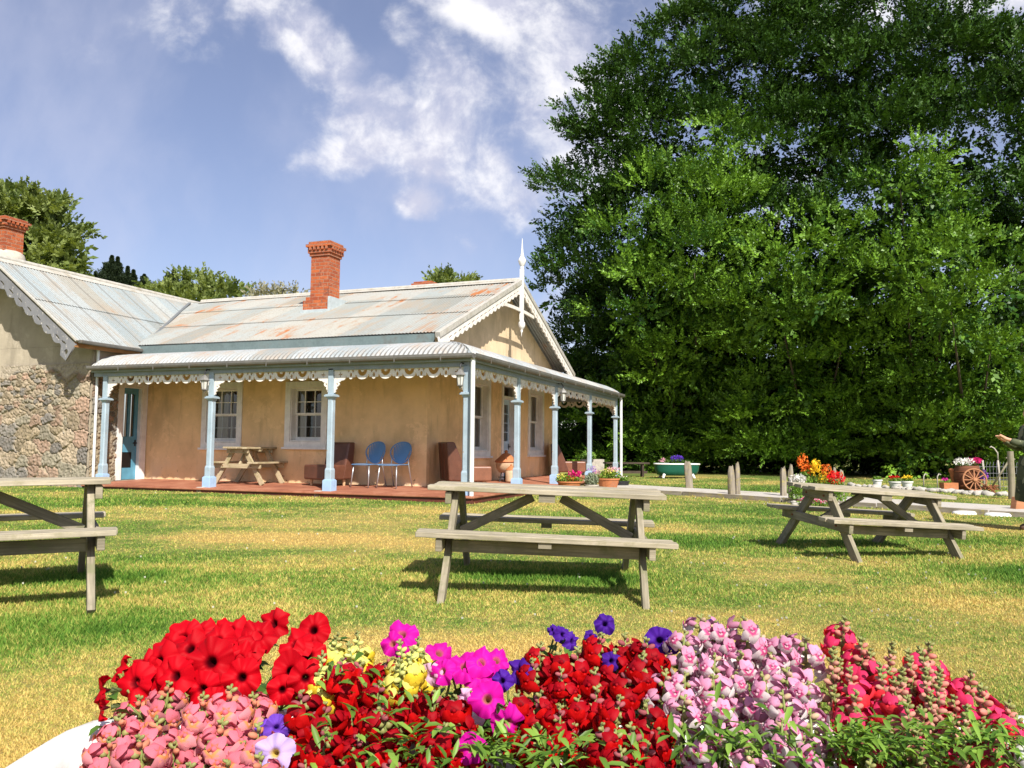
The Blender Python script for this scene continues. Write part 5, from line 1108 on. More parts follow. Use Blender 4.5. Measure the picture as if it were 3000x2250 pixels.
def crown_mesh(lobes, dens, m, size, ln, rng, up=.6, droop=.12, front=.62):
    Vs = []; T = []
    def add(p, ax, L, mm, sz, tn, sp):
        k = p[:, 2] > gza(p[:, 0], p[:, 1]) + .05; p, ax, L, tn = p[k], ax[k], L[k], tn[k]
        if len(p): Vs.append(leaves_on(p, ax, L, mm, sz, droop, rng)); T.append(np.clip(np.repeat(tn, mm) + sp * rng.normal(size=len(p) * mm), 0, 1))
    for (c, r) in lobes:
        c = np.array(c); r = np.array(r); area = PI * r[0] * r[2]
        # boughs: clumps of sprays standing out of the lobe with dark gaps between them
        K = max(5, int(area * ((2.1 if size > .12 else 1.6) if c[2] > 3 else 2.4))); d = rng.normal(size=(K, 3)); d /= np.linalg.norm(d, axis=1)[:, None]; fl = (d[:, 1] > .2) & (rng.random(K) < front); d[fl, 1] *= -1; fu = (d[:, 2] < -.1) & (rng.random(K) < .72); d[fu, 2] *= -1
        cc = c + d * r * (.6 + .38 * rng.random((K, 1))); rc = (.27 + .2 * rng.random(K)) * min(1.5, r.mean()) + .12
        tb = np.clip(.45 + .2 * rng.normal(size=K), 0, 1)
        for k in range(K):
            n = max(8, int(dens * PI * rc[k] ** 2 * (1 if c[2] > 3 else 1.5))); e = rng.normal(size=(n, 3)); e[:, 2] = np.abs(e[:, 2]) * .8 + .1 * e[:, 2]; e += d[k] * .7; e /= np.linalg.norm(e, axis=1)[:, None]
            p = cc[k] + e * rc[k] * np.array([1.25, 1.2, .55]) * (.25 + .75 * rng.random((n, 1)) ** .6); ax = e + np.array([0, 0, up * .7]) + d[k] * .35 + rng.normal(size=(n, 3)) * .25
            add(p, ax, ln * (.55 + .7 * rng.random(n)) * (.6 + .5 * rc[k]), m, size, np.clip(tb[k] + .12 * rng.normal(size=n), 0, 1), .14)
        # inside of the crown: fewer, larger leaf masses, shade put into a darker tint
        n = max(10, int(area * (7 if c[2] > 3.2 else 9))); e = rng.normal(size=(n, 3)); e /= np.linalg.norm(e, axis=1)[:, None]; p = c + e * r * (.05 + .4 * rng.random((n, 1))) - np.array([0, -.1, .12]) * r
        add(p, e + rng.normal(size=(n, 3)) * .6, np.full(n, ln * 1.1), 8, size * 2.0, np.clip(.36 + .2 * rng.normal(size=n), 0, 1), .1)
    V = np.concatenate(Vs); n = len(V) // 4; t = np.concatenate(T)
    CROWN_N.append(n)
    return np_mesh('crown', V, np.arange(n * 4).reshape(-1, 4), attr={'tint': ('FLOAT', 'POINT', np.repeat(t, 4))})
CROWN_N = []
def L5(x, y, rx, ry, D, depth=1.0):
    # the crowns lean out towards the lawn above and fall back towards their foot
    if D < 35: t = min(1, max(0, (y - 560) / 380)); D = D - 2.0 + 4.4 * t * t * (3 - 2 * t)
    k = 1.35624 * D / F_PX; return (tuple(dp(x, y, D)), (rx * k, (rx + ry) / 2 * k * depth, ry * k))
def tree(name, label, base, h, r, lobes, mat, dens=22, m=16, size=.125, ln=.62, seed=1, group=None, up=.6, cat='tree', droop=.12, limbs=7):
    rng = np.random.default_rng(seed); base = Vector(base); t = thing(name, label, cat, base, 0, group)
    mb = MB(); rr = random.Random(seed); pts = []
    for i in range(7): f = i / 6; pts.append((rr.uniform(-.15, .15) * f * h * .12, rr.uniform(-.1, .1) * f * h * .1, f * h - .1))
    mb.tube(pts, [r * (1 - .82 * i / 6) * (1.35 if i == 0 else 1) for i in range(7)], 9)
    ls = sorted(lobes, key=lambda q: -q[1][0])[:limbs]
    for (c, q) in ls:
        c = Vector(c) - base; z0 = max(.4, min(h * .8, c.z - max(.8, (c.x ** 2 + c.y ** 2) ** .5 * .8))); s = Vector((0, 0, z0)); md = s.lerp(c, .55) + Vector((0, 0, -.2)); mb.tube([s, md, c], [r * .42, r * .26, r * .08], 6)
    obj('trunk', mb, BARK, t, smooth=True)
    me = crown_mesh(lobes, dens, m, size, ln, rng, up, droop); me.transform(Matrix.Translation(-base)); obj('crown', me, mat, t); return t
def base_at(x, D): p = dp(x, 1030, D); return (p.x, p.y, gz(p.x, p.y))
GT = 'tall leafy trees to the right of the cottage'
SPECS = [
 ('tall dark elm reaching out over the cottage gable', 1450, 31, [(1500, 110, 100, 80), (1560, 55, 66, 60), (1492, 60, 40, 36), (1420, 190, 105, 85), (1395, 120, 45, 40), (1330, 270, 105, 85), (1250, 300, 50, 30), (1440, 320, 165, 125), (1300, 430, 125, 105), (1222, 440, 46, 28), (1420, 520, 185, 145), (1270, 615, 105, 115), (1205, 640, 46, 45), (1400, 720, 190, 160), (1265, 790, 100, 125), (1330, 920, 145, 115), (1480, 900, 165, 150), (1212, 560, 40, 30), (1290, 190, 60, 28), (1440, 800, 170, 130), (1540, 720, 130, 130), (1350, 700, 120, 120), (1530, 560, 110, 120), (1450, 1000, 130, 50), (1300, 1005, 130, 50), (1560, 1000, 110, 50), (1240, 960, 110, 100), (1360, 985, 150, 60), (1270, 870, 90, 90)], TREE_D, 27, 9.5),
 ('tall dark elm in the middle with its top above the picture', 1690, 30, [(1620, 50, 105, 110), (1720, 10, 105, 90), (1560, 200, 115, 125), (1690, 170, 140, 135), (1785, 110, 90, 110), (1660, 350, 165, 145), (1780, 330, 100, 140), (1620, 520, 140, 145), (1700, 640, 125, 140), (1680, 800, 165, 155), (1700, 950, 165, 110), (1560, 930, 130, 120), (1640, 1000, 130, 50), (1760, 1000, 130, 50), (1620, 760, 140, 130), (1770, 740, 120, 130), (1780, 880, 130, 110), (1600, 880, 130, 100), (1750, 580, 110, 110)], TREE_D, 26, 11),
 ('tall dark elm right of centre with a broad double top', 1950, 28.5, [(1890, 70, 105, 85), (1985, 35, 85, 66), (2080, 55, 75, 66), (1860, 200, 105, 115), (2000, 170, 145, 125), (2115, 160, 95, 110), (1900, 330, 130, 120), (2060, 330, 150, 140), (1870, 490, 130, 140), (2000, 620, 165, 165), (1890, 700, 145, 145), (2000, 850, 175, 145), (1880, 950, 145, 105), (1930, 780, 140, 110), (2060, 740, 120, 120), (1980, 520, 110, 100), (2080, 560, 90, 110), (1880, 1000, 130, 50), (2010, 990, 130, 60), (2120, 990, 110, 60)], TREE_D, 26, 11),
 ('tall dark elm cut by the right side of the picture', 2230, 27, [(2195, 150, 80, 80), (2240, 280, 105, 140), (2175, 470, 90, 90), (2270, 520, 120, 190), (2195, 640, 105, 120), (2260, 800, 125, 190), (2180, 900, 105, 120), (2120, 780, 90, 110), (2230, 980, 130, 90), (2150, 1000, 110, 50)], TREE_D, 26, 9),
 ('bright green young elm with its pointed top below the tall dark elms', 1510, 28, [(1552, 300, 55, 50), (1500, 365, 85, 66), (1605, 365, 70, 66), (1445, 435, 105, 80), (1575, 470, 105, 100), (1395, 535, 110, 90), (1500, 590, 145, 110), (1605, 630, 85, 110), (1375, 675, 120, 110), (1480, 770, 155, 130), (1590, 790, 105, 115), (1395, 875, 140, 105), (1520, 925, 150, 110), (1430, 985, 160, 60), (1590, 985, 120, 60)], TREE_L, 24, 7.5),
 ('bright green young elm standing between two taller ones, its top at mid height', 1760, 26.2, [(1756, 490, 60, 48), (1806, 520, 56, 54), (1700, 560, 84, 62), (1800, 615, 96, 84), (1685, 680, 115, 92), (1825, 720, 125, 84), (1730, 800, 145, 115), (1865, 800, 95, 85), (1695, 920, 145, 105), (1830, 925, 125, 100), (1760, 985, 180, 60)], TREE_L, 25, 5.5),
 ('bright green elm high among the dark elms at the right', 1990, 25.5, [(1981, 345, 56, 46), (1945, 410, 84, 62), (2040, 400, 66, 62), (1990, 495, 105, 84), (2070, 515, 66, 84), (1955, 600, 90, 90), (2040, 650, 90, 90), (1960, 760, 110, 110), (1960, 900, 120, 110), (1960, 985, 120, 60)], TREE_L, 23, 6.5),
 ('bright green low elm nearest the person and the cart', 2100, 23.8, [(2100, 560, 76, 64), (2155, 615, 76, 72), (2055, 675, 90, 76), (2140, 755, 96, 84), (2055, 830, 105, 84), (2175, 860, 100, 90), (2060, 925, 110, 84), (2160, 950, 110, 70), (1985, 960, 90, 70)], TREE_L, 25, 4.5)]
for k, (lab, x, D, lob, mat, dens, h) in enumerate(SPECS):
    tree('elm_tree', lab, base_at(x, D + 4.2), h, .3 if mat is TREE_D else .18, [L5(*q, D, .9) for q in lob], mat, dens * .78, 14, .128 if mat is TREE_D else .112, .56, 20 + k, GT)
print('crown leaves', sum(CROWN_N))
# trees far behind the cottage
k = 'trees on the rise behind the cottage'
tree('willow_tree', 'pale green willow behind the left brick chimney', base_at(60, 45), 8, .35, [L5(q[0], q[1], q[2], q[3], 45) for q in ((30, 500, 70, 70), (110, 500, 50, 60), (148, 550, 34, 46), (70, 570, 100, 60), (30, 440, 46, 28), (85, 455, 34, 30), (160, 590, 24, 30), (-20, 520, 60, 80))], WILLOW, 7, 14, .3, 1.0, 41)
def conifer(label, x, ytop, D, wpx, seed):
    rng = np.random.default_rng(seed); b = Vector(base_at(x, D)); top = dp(x, ytop, D).z - b.z; t = thing('conifer', label, 'conifer', b, 0, 'dark conifers behind the wing roof'); R = wpx * 1.356 * D / F_PX
    mb = MB(); mb.tube([(0, 0, 0), (0, 0, top)], [.2, .015], 6); obj('trunk', mb, BARK, t)
    n = 3600; f = rng.random(n) ** .8; z = top - 5 * (1 - f) ** 1.5; a = rng.random(n) * 2 * PI; r = R * 4.6 * np.minimum(2.0, (top - z) / 2.2) ** 1.1 * (.15 + .85 * rng.random(n)) * (.62 + .38 * np.sin(z * 8 + a * 2)) + .005
    p = np.stack([r * np.cos(a) * .4, r * np.sin(a) * .4, z], -1); ax = np.stack([np.cos(a), np.sin(a), .5 + f * 1.2], -1)
    V = leaves_on(p, ax, np.maximum(r * .55, .05), 7, .14, .1, rng); m = len(V) // 4
    obj('crown', np_mesh('crown', V, np.arange(m * 4).reshape(-1, 4), attr={'tint': ('FLOAT', 'POINT', np.repeat(rng.random(m), 4))}), CONIF, t)
for i, (x, y, w, lab) in enumerate(((186, 582, 11, 'small dark conifer at the willow edge'), (206, 566, 12, 'dark conifer with a narrow broken top beside the tallest one'), (220, 546, 16, 'tallest dark conifer over the wing roof'), (233, 549, 12, 'dark conifer just right of the tallest one'), (256, 570, 11, 'thin spire of a dark conifer in the middle of the row'), (269, 578, 11, 'dark conifer spire next to the rounded one'), (293, 588, 22, 'broad rounded conifer at the end of the first group'), (345, 583, 14, 'dark conifer left of the gap filling bush'), (358, 576, 15, 'taller dark conifer rising out of the broad bush'), (381, 594, 11, 'short dark conifer at the left end of the broad bush'))): conifer(lab, x, y, 62, w, 60 + i)
tree('bush', 'broad yellow green bush behind the roof valley', base_at(430, 42), 4, .2, [L5(q[0], q[1], q[2], q[3], 42) for q in ((370, 640, 45, 28), (430, 634, 60, 30), (495, 640, 40, 24), (430, 680, 110, 50))], WILLOW, 9, 16, .22, .8, 51, k, cat='bush')
tree('bush', 'sparse dry grey shrub beside the chimney, behind the ridge', base_at(600, 40), 4, .12, [L5(q[0], q[1], q[2], q[3], 40) for q in ((560, 648, 18, 14), (600, 650, 22, 14), (635, 648, 26, 16), (600, 680, 70, 30))], DRYSH, 4, 9, .15, .8, 52, k, cat='bush', up=.9)
tree('bush', 'small green bush top showing over the ridge near the finial', base_at(965, 40), 4.5, .12, [L5(q[0], q[1], q[2], q[3], 40) for q in ((950, 612, 20, 15), (985, 616, 28, 14), (965, 650, 60, 40))], WILLOW, 9, 14, .2, .7, 53, k, cat='bush', up=.9)
# ------------------------------------------------------------------ foreground: white bath full of flowers
bath('bathtub', 'white enamel bathtub planter with a rolled rim, brimming with flowers in the foreground', Vector((.26, 1.17, gz(.2, 1.2))), 0, 2.04, .78, .47, .615, WHITEENAM, WHITEENAM, True, 8, .1)
RR = random.Random(5)
def petunia_mesh(R=.038, lobes=5, wave=.16, seed=0):
    rr = random.Random(seed); mb = MB(); n = 40; rings = [.0, .1, .17, .26, .4, .58, .76, .9, 1.0]; vs = []; uv = []
    for q in rings:
        for k in range(n):
            a = 2 * PI * k / n; lob = 1 + wave * .55 * (abs(math.cos(a * lobes / 2)) - .55) * q; r = q * R * lob * (1 + .05 * q * math.sin(a * 3 + seed * 1.7))
            z = -.024 * math.exp(-(q / .17) ** 2) + .004 * q - .009 * q ** 3 + .0075 * q * q * math.sin(a * (lobes - 2 + seed % 3) + 1 + seed) + .0035 * q ** 3 * math.sin(a * 11 + seed * 2) + .002 * q ** 2 * math.sin(a * 17 + seed) - .004 * (1 - abs(math.cos(a * lobes / 2))) * q
            vs.append((r * math.cos(a), r * math.sin(a), z)); uv.append((q, k / n))
    fs = []; us = []
    for i in range(len(rings) - 1):
        for k in range(n):
            f = (i * n + k, i * n + (k + 1) % n, (i + 1) * n + (k + 1) % n, (i + 1) * n + k); fs.append(f); us.append([(uv[f[0]][0], k / n), (uv[f[0]][0], (k + 1) / n), (uv[f[2]][0], (k + 1) / n), (uv[f[2]][0], k / n)])
    mb.add(vs, fs, us); mb.mat = 1
    mb.tube([(0, 0, -.0235), (0, 0, -.03), (0, 0, -.045)], [.008, .0045, .003], 8); 
    for k in range(5): a = 2 * PI * k / 5; d = Vector((math.cos(a), math.sin(a), 0)); mb.add([Vector((0, 0, -.046)), d * .004 + Vector((0, 0, -.04)) + d.cross(Vector((0, 0, 1))) * .003, d * .011 + Vector((0, 0, -.024)), d * .004 + Vector((0, 0, -.04)) - d.cross(Vector((0, 0, 1))) * .003], [(0, 1, 2, 3)])
    return mb
def ell(mb, c, X, Y, Z, rx, ry, rz, n=8, m=5, u=(.8, 0)):
    vs = []; fs = []
    for i in range(m + 1):
        p = PI * i / m
        for k in range(n): t = 2 * PI * k / n; vs.append(c + X * (rx * math.sin(p) * math.cos(t)) + Y * (ry * math.sin(p) * math.sin(t)) + Z * (rz * math.cos(p)))
    for i in range(m):
        for k in range(n): fs.append((i * n + k, (i + 1) * n + k, (i + 1) * n + (k + 1) % n, i * n + (k + 1) % n))
    mb.add(vs, fs, [[u] * 4] * len(fs))
def floret(mb, o, fwd, up, s, rr, m_up=0, m_low=1):
    """two lipped snapdragon flower: o throat position, fwd the way it faces"""
    fwd = fwd.normalized(); sd = fwd.cross(up).normalized(); up = sd.cross(fwd).normalized()
    def lobe(ang, r0, r1, wd, z0, z1, curl, mat):
        mb.mat = mat; d = up * math.sin(ang) + sd * math.cos(ang); e = fwd.cross(d); vs = []; fs = []; us = []; N, Mv = 5, 5
        for i in range(N):
            f = i / (N - 1); w = wd * (math.sin(PI * (.18 + .74 * f)) ** .7)
            for j in range(Mv):
                t = j / (Mv - 1) * 2 - 1; rad = r0 + (r1 - r0) * f * (1 - .12 * t * t) ; z = z0 + (z1 - z0) * f - curl * f ** 2.2 + .18 * wd * (1 - t * t) * (1 - f * .6) + rr.uniform(-.1, .1) * wd
                vs.append(o + (d * rad + e * (t * w) + fwd * z) * s)
        for i in range(N - 1):
            for j in range(Mv - 1): fs.append((i * Mv + j, i * Mv + j + 1, (i + 1) * Mv + j + 1, (i + 1) * Mv + j)); us.append([(i / (N - 1), .02 * j), (i / (N - 1), .02 * j + .02), ((i + 1) / (N - 1), .02 * j + .02), ((i + 1) / (N - 1), .02 * j)])
        mb.add(vs, fs, us)
    for a in (62, 118): lobe(math.radians(a + rr.uniform(-9, 9)), .12, .92 * rr.uniform(.85, 1.12), .46, .22, .34, .7, m_up)
    for a in (-90, -38, -142): lobe(math.radians(a + rr.uniform(-8, 8)), .16, (1.12 if a == -90 else 1.04) * rr.uniform(.85, 1.12), .5, .5, .52, .62, m_low)
    mb.mat = m_low
    ell(mb, o + (up * -.2 + sd * .13 + fwd * .36) * s, sd, up, fwd, .18 * s, .2 * s, .17 * s, 8, 5, (.25, 0)); ell(mb, o + (up * -.2 - sd * .13 + fwd * .36) * s, sd, up, fwd, .18 * s, .2 * s, .17 * s, 8, 5, (.25, 0))
    mb.mat = m_up; ell(mb, o + (up * .12 - fwd * .25) * s, sd, up, fwd, .3 * s, .3 * s, .72 * s, 8, 6, (.5, 0))
    mb.mat = 2; ell(mb, o - fwd * .85 * s, sd, up, fwd, .3 * s, .3 * s, .3 * s, 6, 4)
def spike_mesh(seed, n_open, n_bud, H, s, gap=.86):
    """flower spike hanging below its own tip: origin at the tip, stalk runs down -z"""
    rr = random.Random(seed); mb = MB(); mb.mat = 3; mb.tube([(0, 0, 0), (0, 0, -H * .6), (rr.uniform(-.01, .01), 0, -H - .13)], [.0015, .0028, .003], 6)
    ga = 2.4; z = -.002
    for k in range(n_bud):
        a = k * ga + rr.random() * .4; f = k / max(1, n_bud); b = s * (.16 + .26 * f); d = Vector((math.cos(a), math.sin(a), .7 - f * .5)).normalized(); z -= .0025 + .004 * f
        mb.mat = 2 if f < .35 else 4; c = Vector((0, 0, z)) + d * (b * .9); X = d.cross(Vector((0, 0, 1))).normalized(); Y = X.cross(d); ell(mb, c, X, Y, d, b * .62, b * .62, b, 7, 5, (.6, 0))
    step = (H + z) / max(1, n_open)
    for k in range(n_open):
        a = k * ga + rr.uniform(-.3, .3); f = k / max(1, n_open); d = Vector((math.cos(a), math.sin(a), .15 - .35 * f + rr.uniform(-.25, .25))); d.normalize(); zz = z - step * (k + .4); floret(mb, Vector((0, 0, zz)) + d * s * 1.05, d, Vector((0, 0, 1)), s * rr.uniform(.85, 1.1) * (.85 + .2 * f), rr)
    return mb
STEMM = plain('flower_stem', (.16, .2, .05), .6, .3, 20); SEP = plain('sepal_green', (.2, .2, .06), .6, .3, 20); CAL = foliage('calyx', (.08, .1, .03), (.2, .22, .08), .2)
def leaf_np(items, rng):
    """items: list of (p, dir, length, width): folded lance leaves that arch down"""
    Vs = []; Fs = []; T = []; o = 0
    for p, d, L, W in items:
        p = np.array(p); d = np.array(d, float); d /= np.linalg.norm(d); sd = np.cross(d, [0, 0, 1.0]) + rng.normal(size=3) * .25; sd /= np.linalg.norm(sd); n = np.cross(sd, d); dr = rng.uniform(.1, .5)
        def q(f, w, lift): return p + d * L * f + np.array([0, 0, -1.0]) * dr * L * f * f + sd * w * W + n * lift * W
        Vs += [q(0, 0, 0), q(.3, .42, .2), q(.32, 0, 0), q(.3, -.42, .2), q(.66, .4, .18), q(.68, 0, 0), q(.66, -.4, .18), q(1, 0, 0)]
        Fs += [(o, o + 2, o + 1), (o, o + 3, o + 2), (o + 1, o + 2, o + 5), (o + 1, o + 5, o + 4), (o + 2, o + 3, o + 6), (o + 2, o + 6, o + 5), (o + 4, o + 5, o + 7), (o + 5, o + 6, o + 7)]; T += [rng.random()] * 8; o += 8
    return np_mesh('foliage', np.array(Vs), np.array(Fs), attr={'tint': ('FLOAT', 'POINT', np.array(T))})
SOILZ = .46
def yD(y): return 1.60 - (y - 1330) / 330 * .36
def plant_root(name, label, xs, D, group=None):
    p = dp(xs, 1500, D); return thing(name, label, 'flower plant', (p.x, p.y, SOILZ), 0, group)
GF = 'flowers growing in the white bathtub'
LEAFI = {}
def snap(label, cx, cy, spikes, mats, meshes, leaf=LEAFG, leaves=9, tilt=.16, Lf=.038, extra=None):
    """spikes: (x, y) display pixels of each spike's tip, nearer ones lower in the picture"""
    t = plant_root('snapdragon_plant', label, cx, yD(cy), GF); b = Vector(t.location); ms = [mb.mesh('flower_spike') for mb in meshes]
    for me in ms:
        for m in mats: me.materials.append(m)
        me.polygons.foreach_set('use_smooth', [True] * len(me.polygons))
    rng = np.random.default_rng(int(cx)); it = []
    for k, (x, y) in enumerate(spikes):
        D = yD(y) + RR.uniform(-.07, .02); p = dp(x, y, D); o = bpy.data.objects.new('flower_spike', ms[k % len(ms)]); C.objects.link(o); o.parent = t; o.location = p - b; o.rotation_euler = (RR.uniform(-tilt, tilt) - .1, RR.uniform(-tilt, tilt), RR.random() * 6.28); o.scale = (RR.uniform(.9, 1.1),) * 3
        for q in range(leaves):
            a = q * 2.4 + RR.random(); z = p.z - .08 - .02 * q - RR.random() * .02
            if z > SOILZ - .04: it.append(((p.x - b.x + .008 * math.cos(a), p.y - b.y + .008 * math.sin(a), z - b.z), (math.cos(a), math.sin(a), RR.uniform(.1, .9)), Lf * RR.uniform(.6, 1.2), Lf * .3))
    for (x, y, n, sp) in (extra or []):
        for _ in range(n):
            p = dp(x + RR.gauss(0, sp), y + RR.gauss(0, sp * .5), yD(y) + RR.uniform(-.06, .08)); a = RR.random() * 6.28
            it.append(((p.x - b.x, p.y - b.y, p.z - b.z), (math.cos(a) * .8, math.sin(a) * .8 - .3, RR.uniform(-.2, 1)), Lf * RR.uniform(.6, 1.3), Lf * .3))
    if it: obj('foliage', leaf_np(it, rng), leaf, t, smooth=True)
    return t
def snapmats(n, up, low, throat=None, lowthroat=None, bud=None, trans=.3): return [petal(n + '_upper', up, throat, trans), petal(n + '_lower', low, lowthroat, trans), SEP, STEMM, petal(n + '_bud', bud or up, None, .15)]
def scatter(cx, cy, rx, ry, n, mind, seed):
    r = random.Random(seed); out = []
    for _ in range(4000):
        if len(out) >= n: break
        x, y = r.uniform(-1, 1), r.uniform(-1, 1)
        if x * x + y * y > 1: continue
        q = (cx + x * rx, cy + y * ry)
        if all((q[0] - a) ** 2 + ((q[1] - b) * 1.3) ** 2 > mind ** 2 for a, b in out): out.append(q)
    return out
def petunias(label, fl, mat, R=.038, seed=0, leaf=LEAFD, leaves=True, wave=.16):
    """fl: (x, y, lean sideways, lean up, scale) in source pixels"""
    xs = [f[0] for f in fl]; ys = [f[1] for f in fl]; cx, cy = sum(xs) / len(xs) / 1.35624, sum(ys) / len(ys) / 1.35624
    t = plant_root('petunia_plant', label, cx, yD(cy), GF); b = Vector(t.location); ms = []
    for k in range(3):
        me = petunia_mesh(R, seed=seed + k, wave=wave).mesh('flower'); me.materials.append(mat); me.materials.append(CAL); me.polygons.foreach_set('use_smooth', [True] * len(me.polygons)); ms.append(me)
    it = []
    for k, f in enumerate(fl):
        x, y, lx_, lu = f[:4]; sc_ = f[4] if len(f) > 4 else 1.0; D = yD(y / 1.35624) + (f[5] if len(f) > 5 else RR.uniform(-.02, .02)); p = at(x, y, D) - b; d = Vector((lx_ + RR.uniform(-.2, .2), -1, lu + RR.uniform(-.15, .25))).normalized()
        o = bpy.data.objects.new('flower', ms[k % 3]); C.objects.link(o); o.parent = t; o.location = p; o.rotation_mode = 'QUATERNION'; q = d.to_track_quat('Z', 'Y'); o.rotation_quaternion = q @ Euler((0, 0, RR.random() * 6.28)).to_quaternion(); o.scale = (sc_ * RR.uniform(.92, 1.08),) * 3
        e = p - d * .044; st = MB(); st.tube([e, e - d * .02 + Vector((0, .01, -.03)), Vector((p.x * .8, p.y * .7 + .02, max(-.02, p.z - .13)))], [.002, .0025, .003], 5); obj('stem', st, STEMM, t, smooth=True)
        for _ in range(7):
            a = RR.random() * 6.28; q2 = e + Vector((RR.gauss(0, .025), RR.uniform(-.02, .05), -RR.uniform(.01, .09))); it.append((q2, (math.cos(a), math.sin(a), RR.uniform(0, .9)), RR.uniform(.03, .05), .02))
    obj('foliage', leaf_np(it, np.random.default_rng(seed + 3)), leaf, t, smooth=True); return t
def cz(ox, oy, l): return [(ox + x / 2.949, oy + y / 2.949) + tuple(r) for x, y, *r in l]
RED = petal('crimson_red', (.5, .001, .008), (.04, .0, .003), .3)
petunias('scarlet red petunias with near black throats crowding the left of the bathtub',
  cz(200, 1750, [(985, 350, -.2, .5, 1.15), (1230, 560, .0, .35, 1.25), (770, 550, -.3, .4, 1.2), (570, 740, -.5, .3, 1.1), (1480, 540, .3, .4, 1.1), (1130, 290, .1, 1.3, 1.0, .05), (1400, 270, .2, 1.4, .95, .06), (1770, 230, -.6, .5, 1.0, .05), (2120, 280, .1, .3, 1.1, .05), (1960, 400, -.3, .9, 1.0), (1500, 690, .1, .3, 1.1), (1050, 440, -.1, .8, 1.1), (920, 680, -.2, .4, 1.1), (440, 610, -2.2, .9, .8), (275, 800, -4, .1, .75), (280, 960, -3, -.3, .7), (1160, 800, .1, .2, 1.0), (1290, 370, .1, .9, 1.1), (700, 690, -.2, .3, 1.0), (1640, 330, .3, 1.0, 1.0), (2080, 500, .3, .7, 1.1), (1930, 640, .5, .3, 1.0), (2050, 700, .4, .2, .95), (1250, 900, .2, .1, .8), (860, 420, -.4, 1.0, 1.0), (640, 600, -.7, .6, 1.0), (1560, 420, .2, .7, 1.0), (1850, 800, .4, .2, .8)]), RED, .0325, 1)
PALEV = petal('lilac', (.62, .48, .85), (.75, .6, .12), .4)
petunias('single pale lilac petunia with a yellow eye low between pink and dark red snapdragons', cz(200, 1750, [(1780, 1350, .2, .45, 1.25, -.03)]), PALEV, .0225, 4, wave=.25)
petunias('small violet petunia tucked behind the pale lilac one', cz(200, 1750, [(1800, 1130, .5, .3, .9), (1690, 1160, -.5, .3, .7)]), petal('violet_small', (.17, .06, .5), None), .024, 5)
MAG = petal('magenta_petunia', (.66, .008, .34), (.45, .2, .1), .35)
petunias('magenta pink petunias in the middle of the bathtub', cz(800, 1750, [(1110, 320, .0, .9, 1.25, .05), (1030, 400, -.3, .4, .9, .03), (1440, 480, .5, 1.2, 1.05, .04), (1460, 640, -.3, .4, .9), (1660, 600, .2, .7, 1.1), (1800, 560, .3, 1.0, 1.1), (1930, 540, .3, 1.1, 1.0), (1780, 660, .1, .6, 1.1), (1850, 880, .1, .25, 1.3), (2030, 1090, .3, -.3, 1.15), (1720, 1310, .1, .2, 1.0), (600, 620, -.4, .3, .7), (1120, 480, 0, .3, .6)]), MAG, .0255, 7)
petunias('pale pink petunia turned half away beside the magenta ones', cz(800, 1750, [(1360, 680, -.6, .1, 1.0), (1650, 870, -1.2, .0, .7)]), petal('blush', (.82, .5, .68), None, .45), .024, 9)
VIO = petal('deep_violet', (.065, .012, .25), (.02, .004, .07), .3)
petunias('deep violet petunias showing between the dark red and pale pink snapdragons', cz(1450, 1750, [(950, 225, .1, .6, .95, .05), (590, 320, .6, .6, .85, .05), (490, 280, -.8, .4, .5, .05), (670, 380, .8, .3, .8, .04), (1420, 380, -.3, .2, 1.3, .02), (1540, 400, 1.2, .3, .8, .02), (1010, 550, .2, .2, .8), (1240, 720, .2, .3, .9), (200, 630, -.7, .5, 1.0), (60, 720, -.3, .3, .8), (1350, 780, .2, .1, .8), (1900, 260, .2, .3, .8, .06), (830, 330, .2, .6, .6, .04)]), VIO, .0225, 11)
# snapdragons
s_pk = snapmats('salmon', (.7, .17, .22), (.74, .28, .3), (.6, .14, .05), (.75, .3, .1), (.6, .22, .13))
snap('salmon pink snapdragons at the front left of the bathtub', 400, 1560, [(365, 1470), (300, 1500), (500, 1478), (440, 1495), (545, 1495), (260, 1540), (340, 1545), (415, 1545), (480, 1550), (560, 1560), (300, 1585), (380, 1600), (450, 1600), (520, 1600), (330, 1640), (410, 1645), (240, 1590), (490, 1640), (560, 1625)], s_pk, [spike_mesh(i, 9, 6, .07, .0255) for i in (1, 2, 3)], leaves=5)
s_yl = snapmats('lemon', (.74, .7, .16), (.82, .6, .04), None, None, (.62, .64, .2))
snap('lemon yellow snapdragons behind the dark red ones', 800, 1400, [(698, 1405), (730, 1366), (772, 1362), (752, 1385), (862, 1380), (905, 1374), (890, 1395), (688, 1440), (862, 1420), (715, 1430), (915, 1405)], s_yl, [spike_mesh(i, 5, 10, .06, .0225) for i in (4, 5, 6)], leaves=6, extra=[(770, 1490, 60, 60)])
s_dr = snapmats('dark_red', (.34, .002, .008), (.56, .004, .005), (.14, .0, .005), (.4, .0, .0), (.34, .09, .1))
snap('dark red snapdragons in front of the lemon yellow ones', 800, 1500, [(738, 1420), (780, 1425), (848, 1418), (880, 1445), (650, 1490), (700, 1515), (760, 1515), (820, 1520), (700, 1570), (775, 1585), (860, 1545), (630, 1590), (940, 1490), (985, 1500), (960, 1560), (1000, 1580), (930, 1610), (850, 1630), (660, 1640), (740, 1640), (800, 1570), (820, 1470), (900, 1500), (640, 1540)], s_dr, [spike_mesh(i, 6, 5, .06, .025) for i in (7, 8, 9)], leaves=9, Lf=.036, extra=[(800, 1630, 140, 110), (960, 1640, 70, 50)])
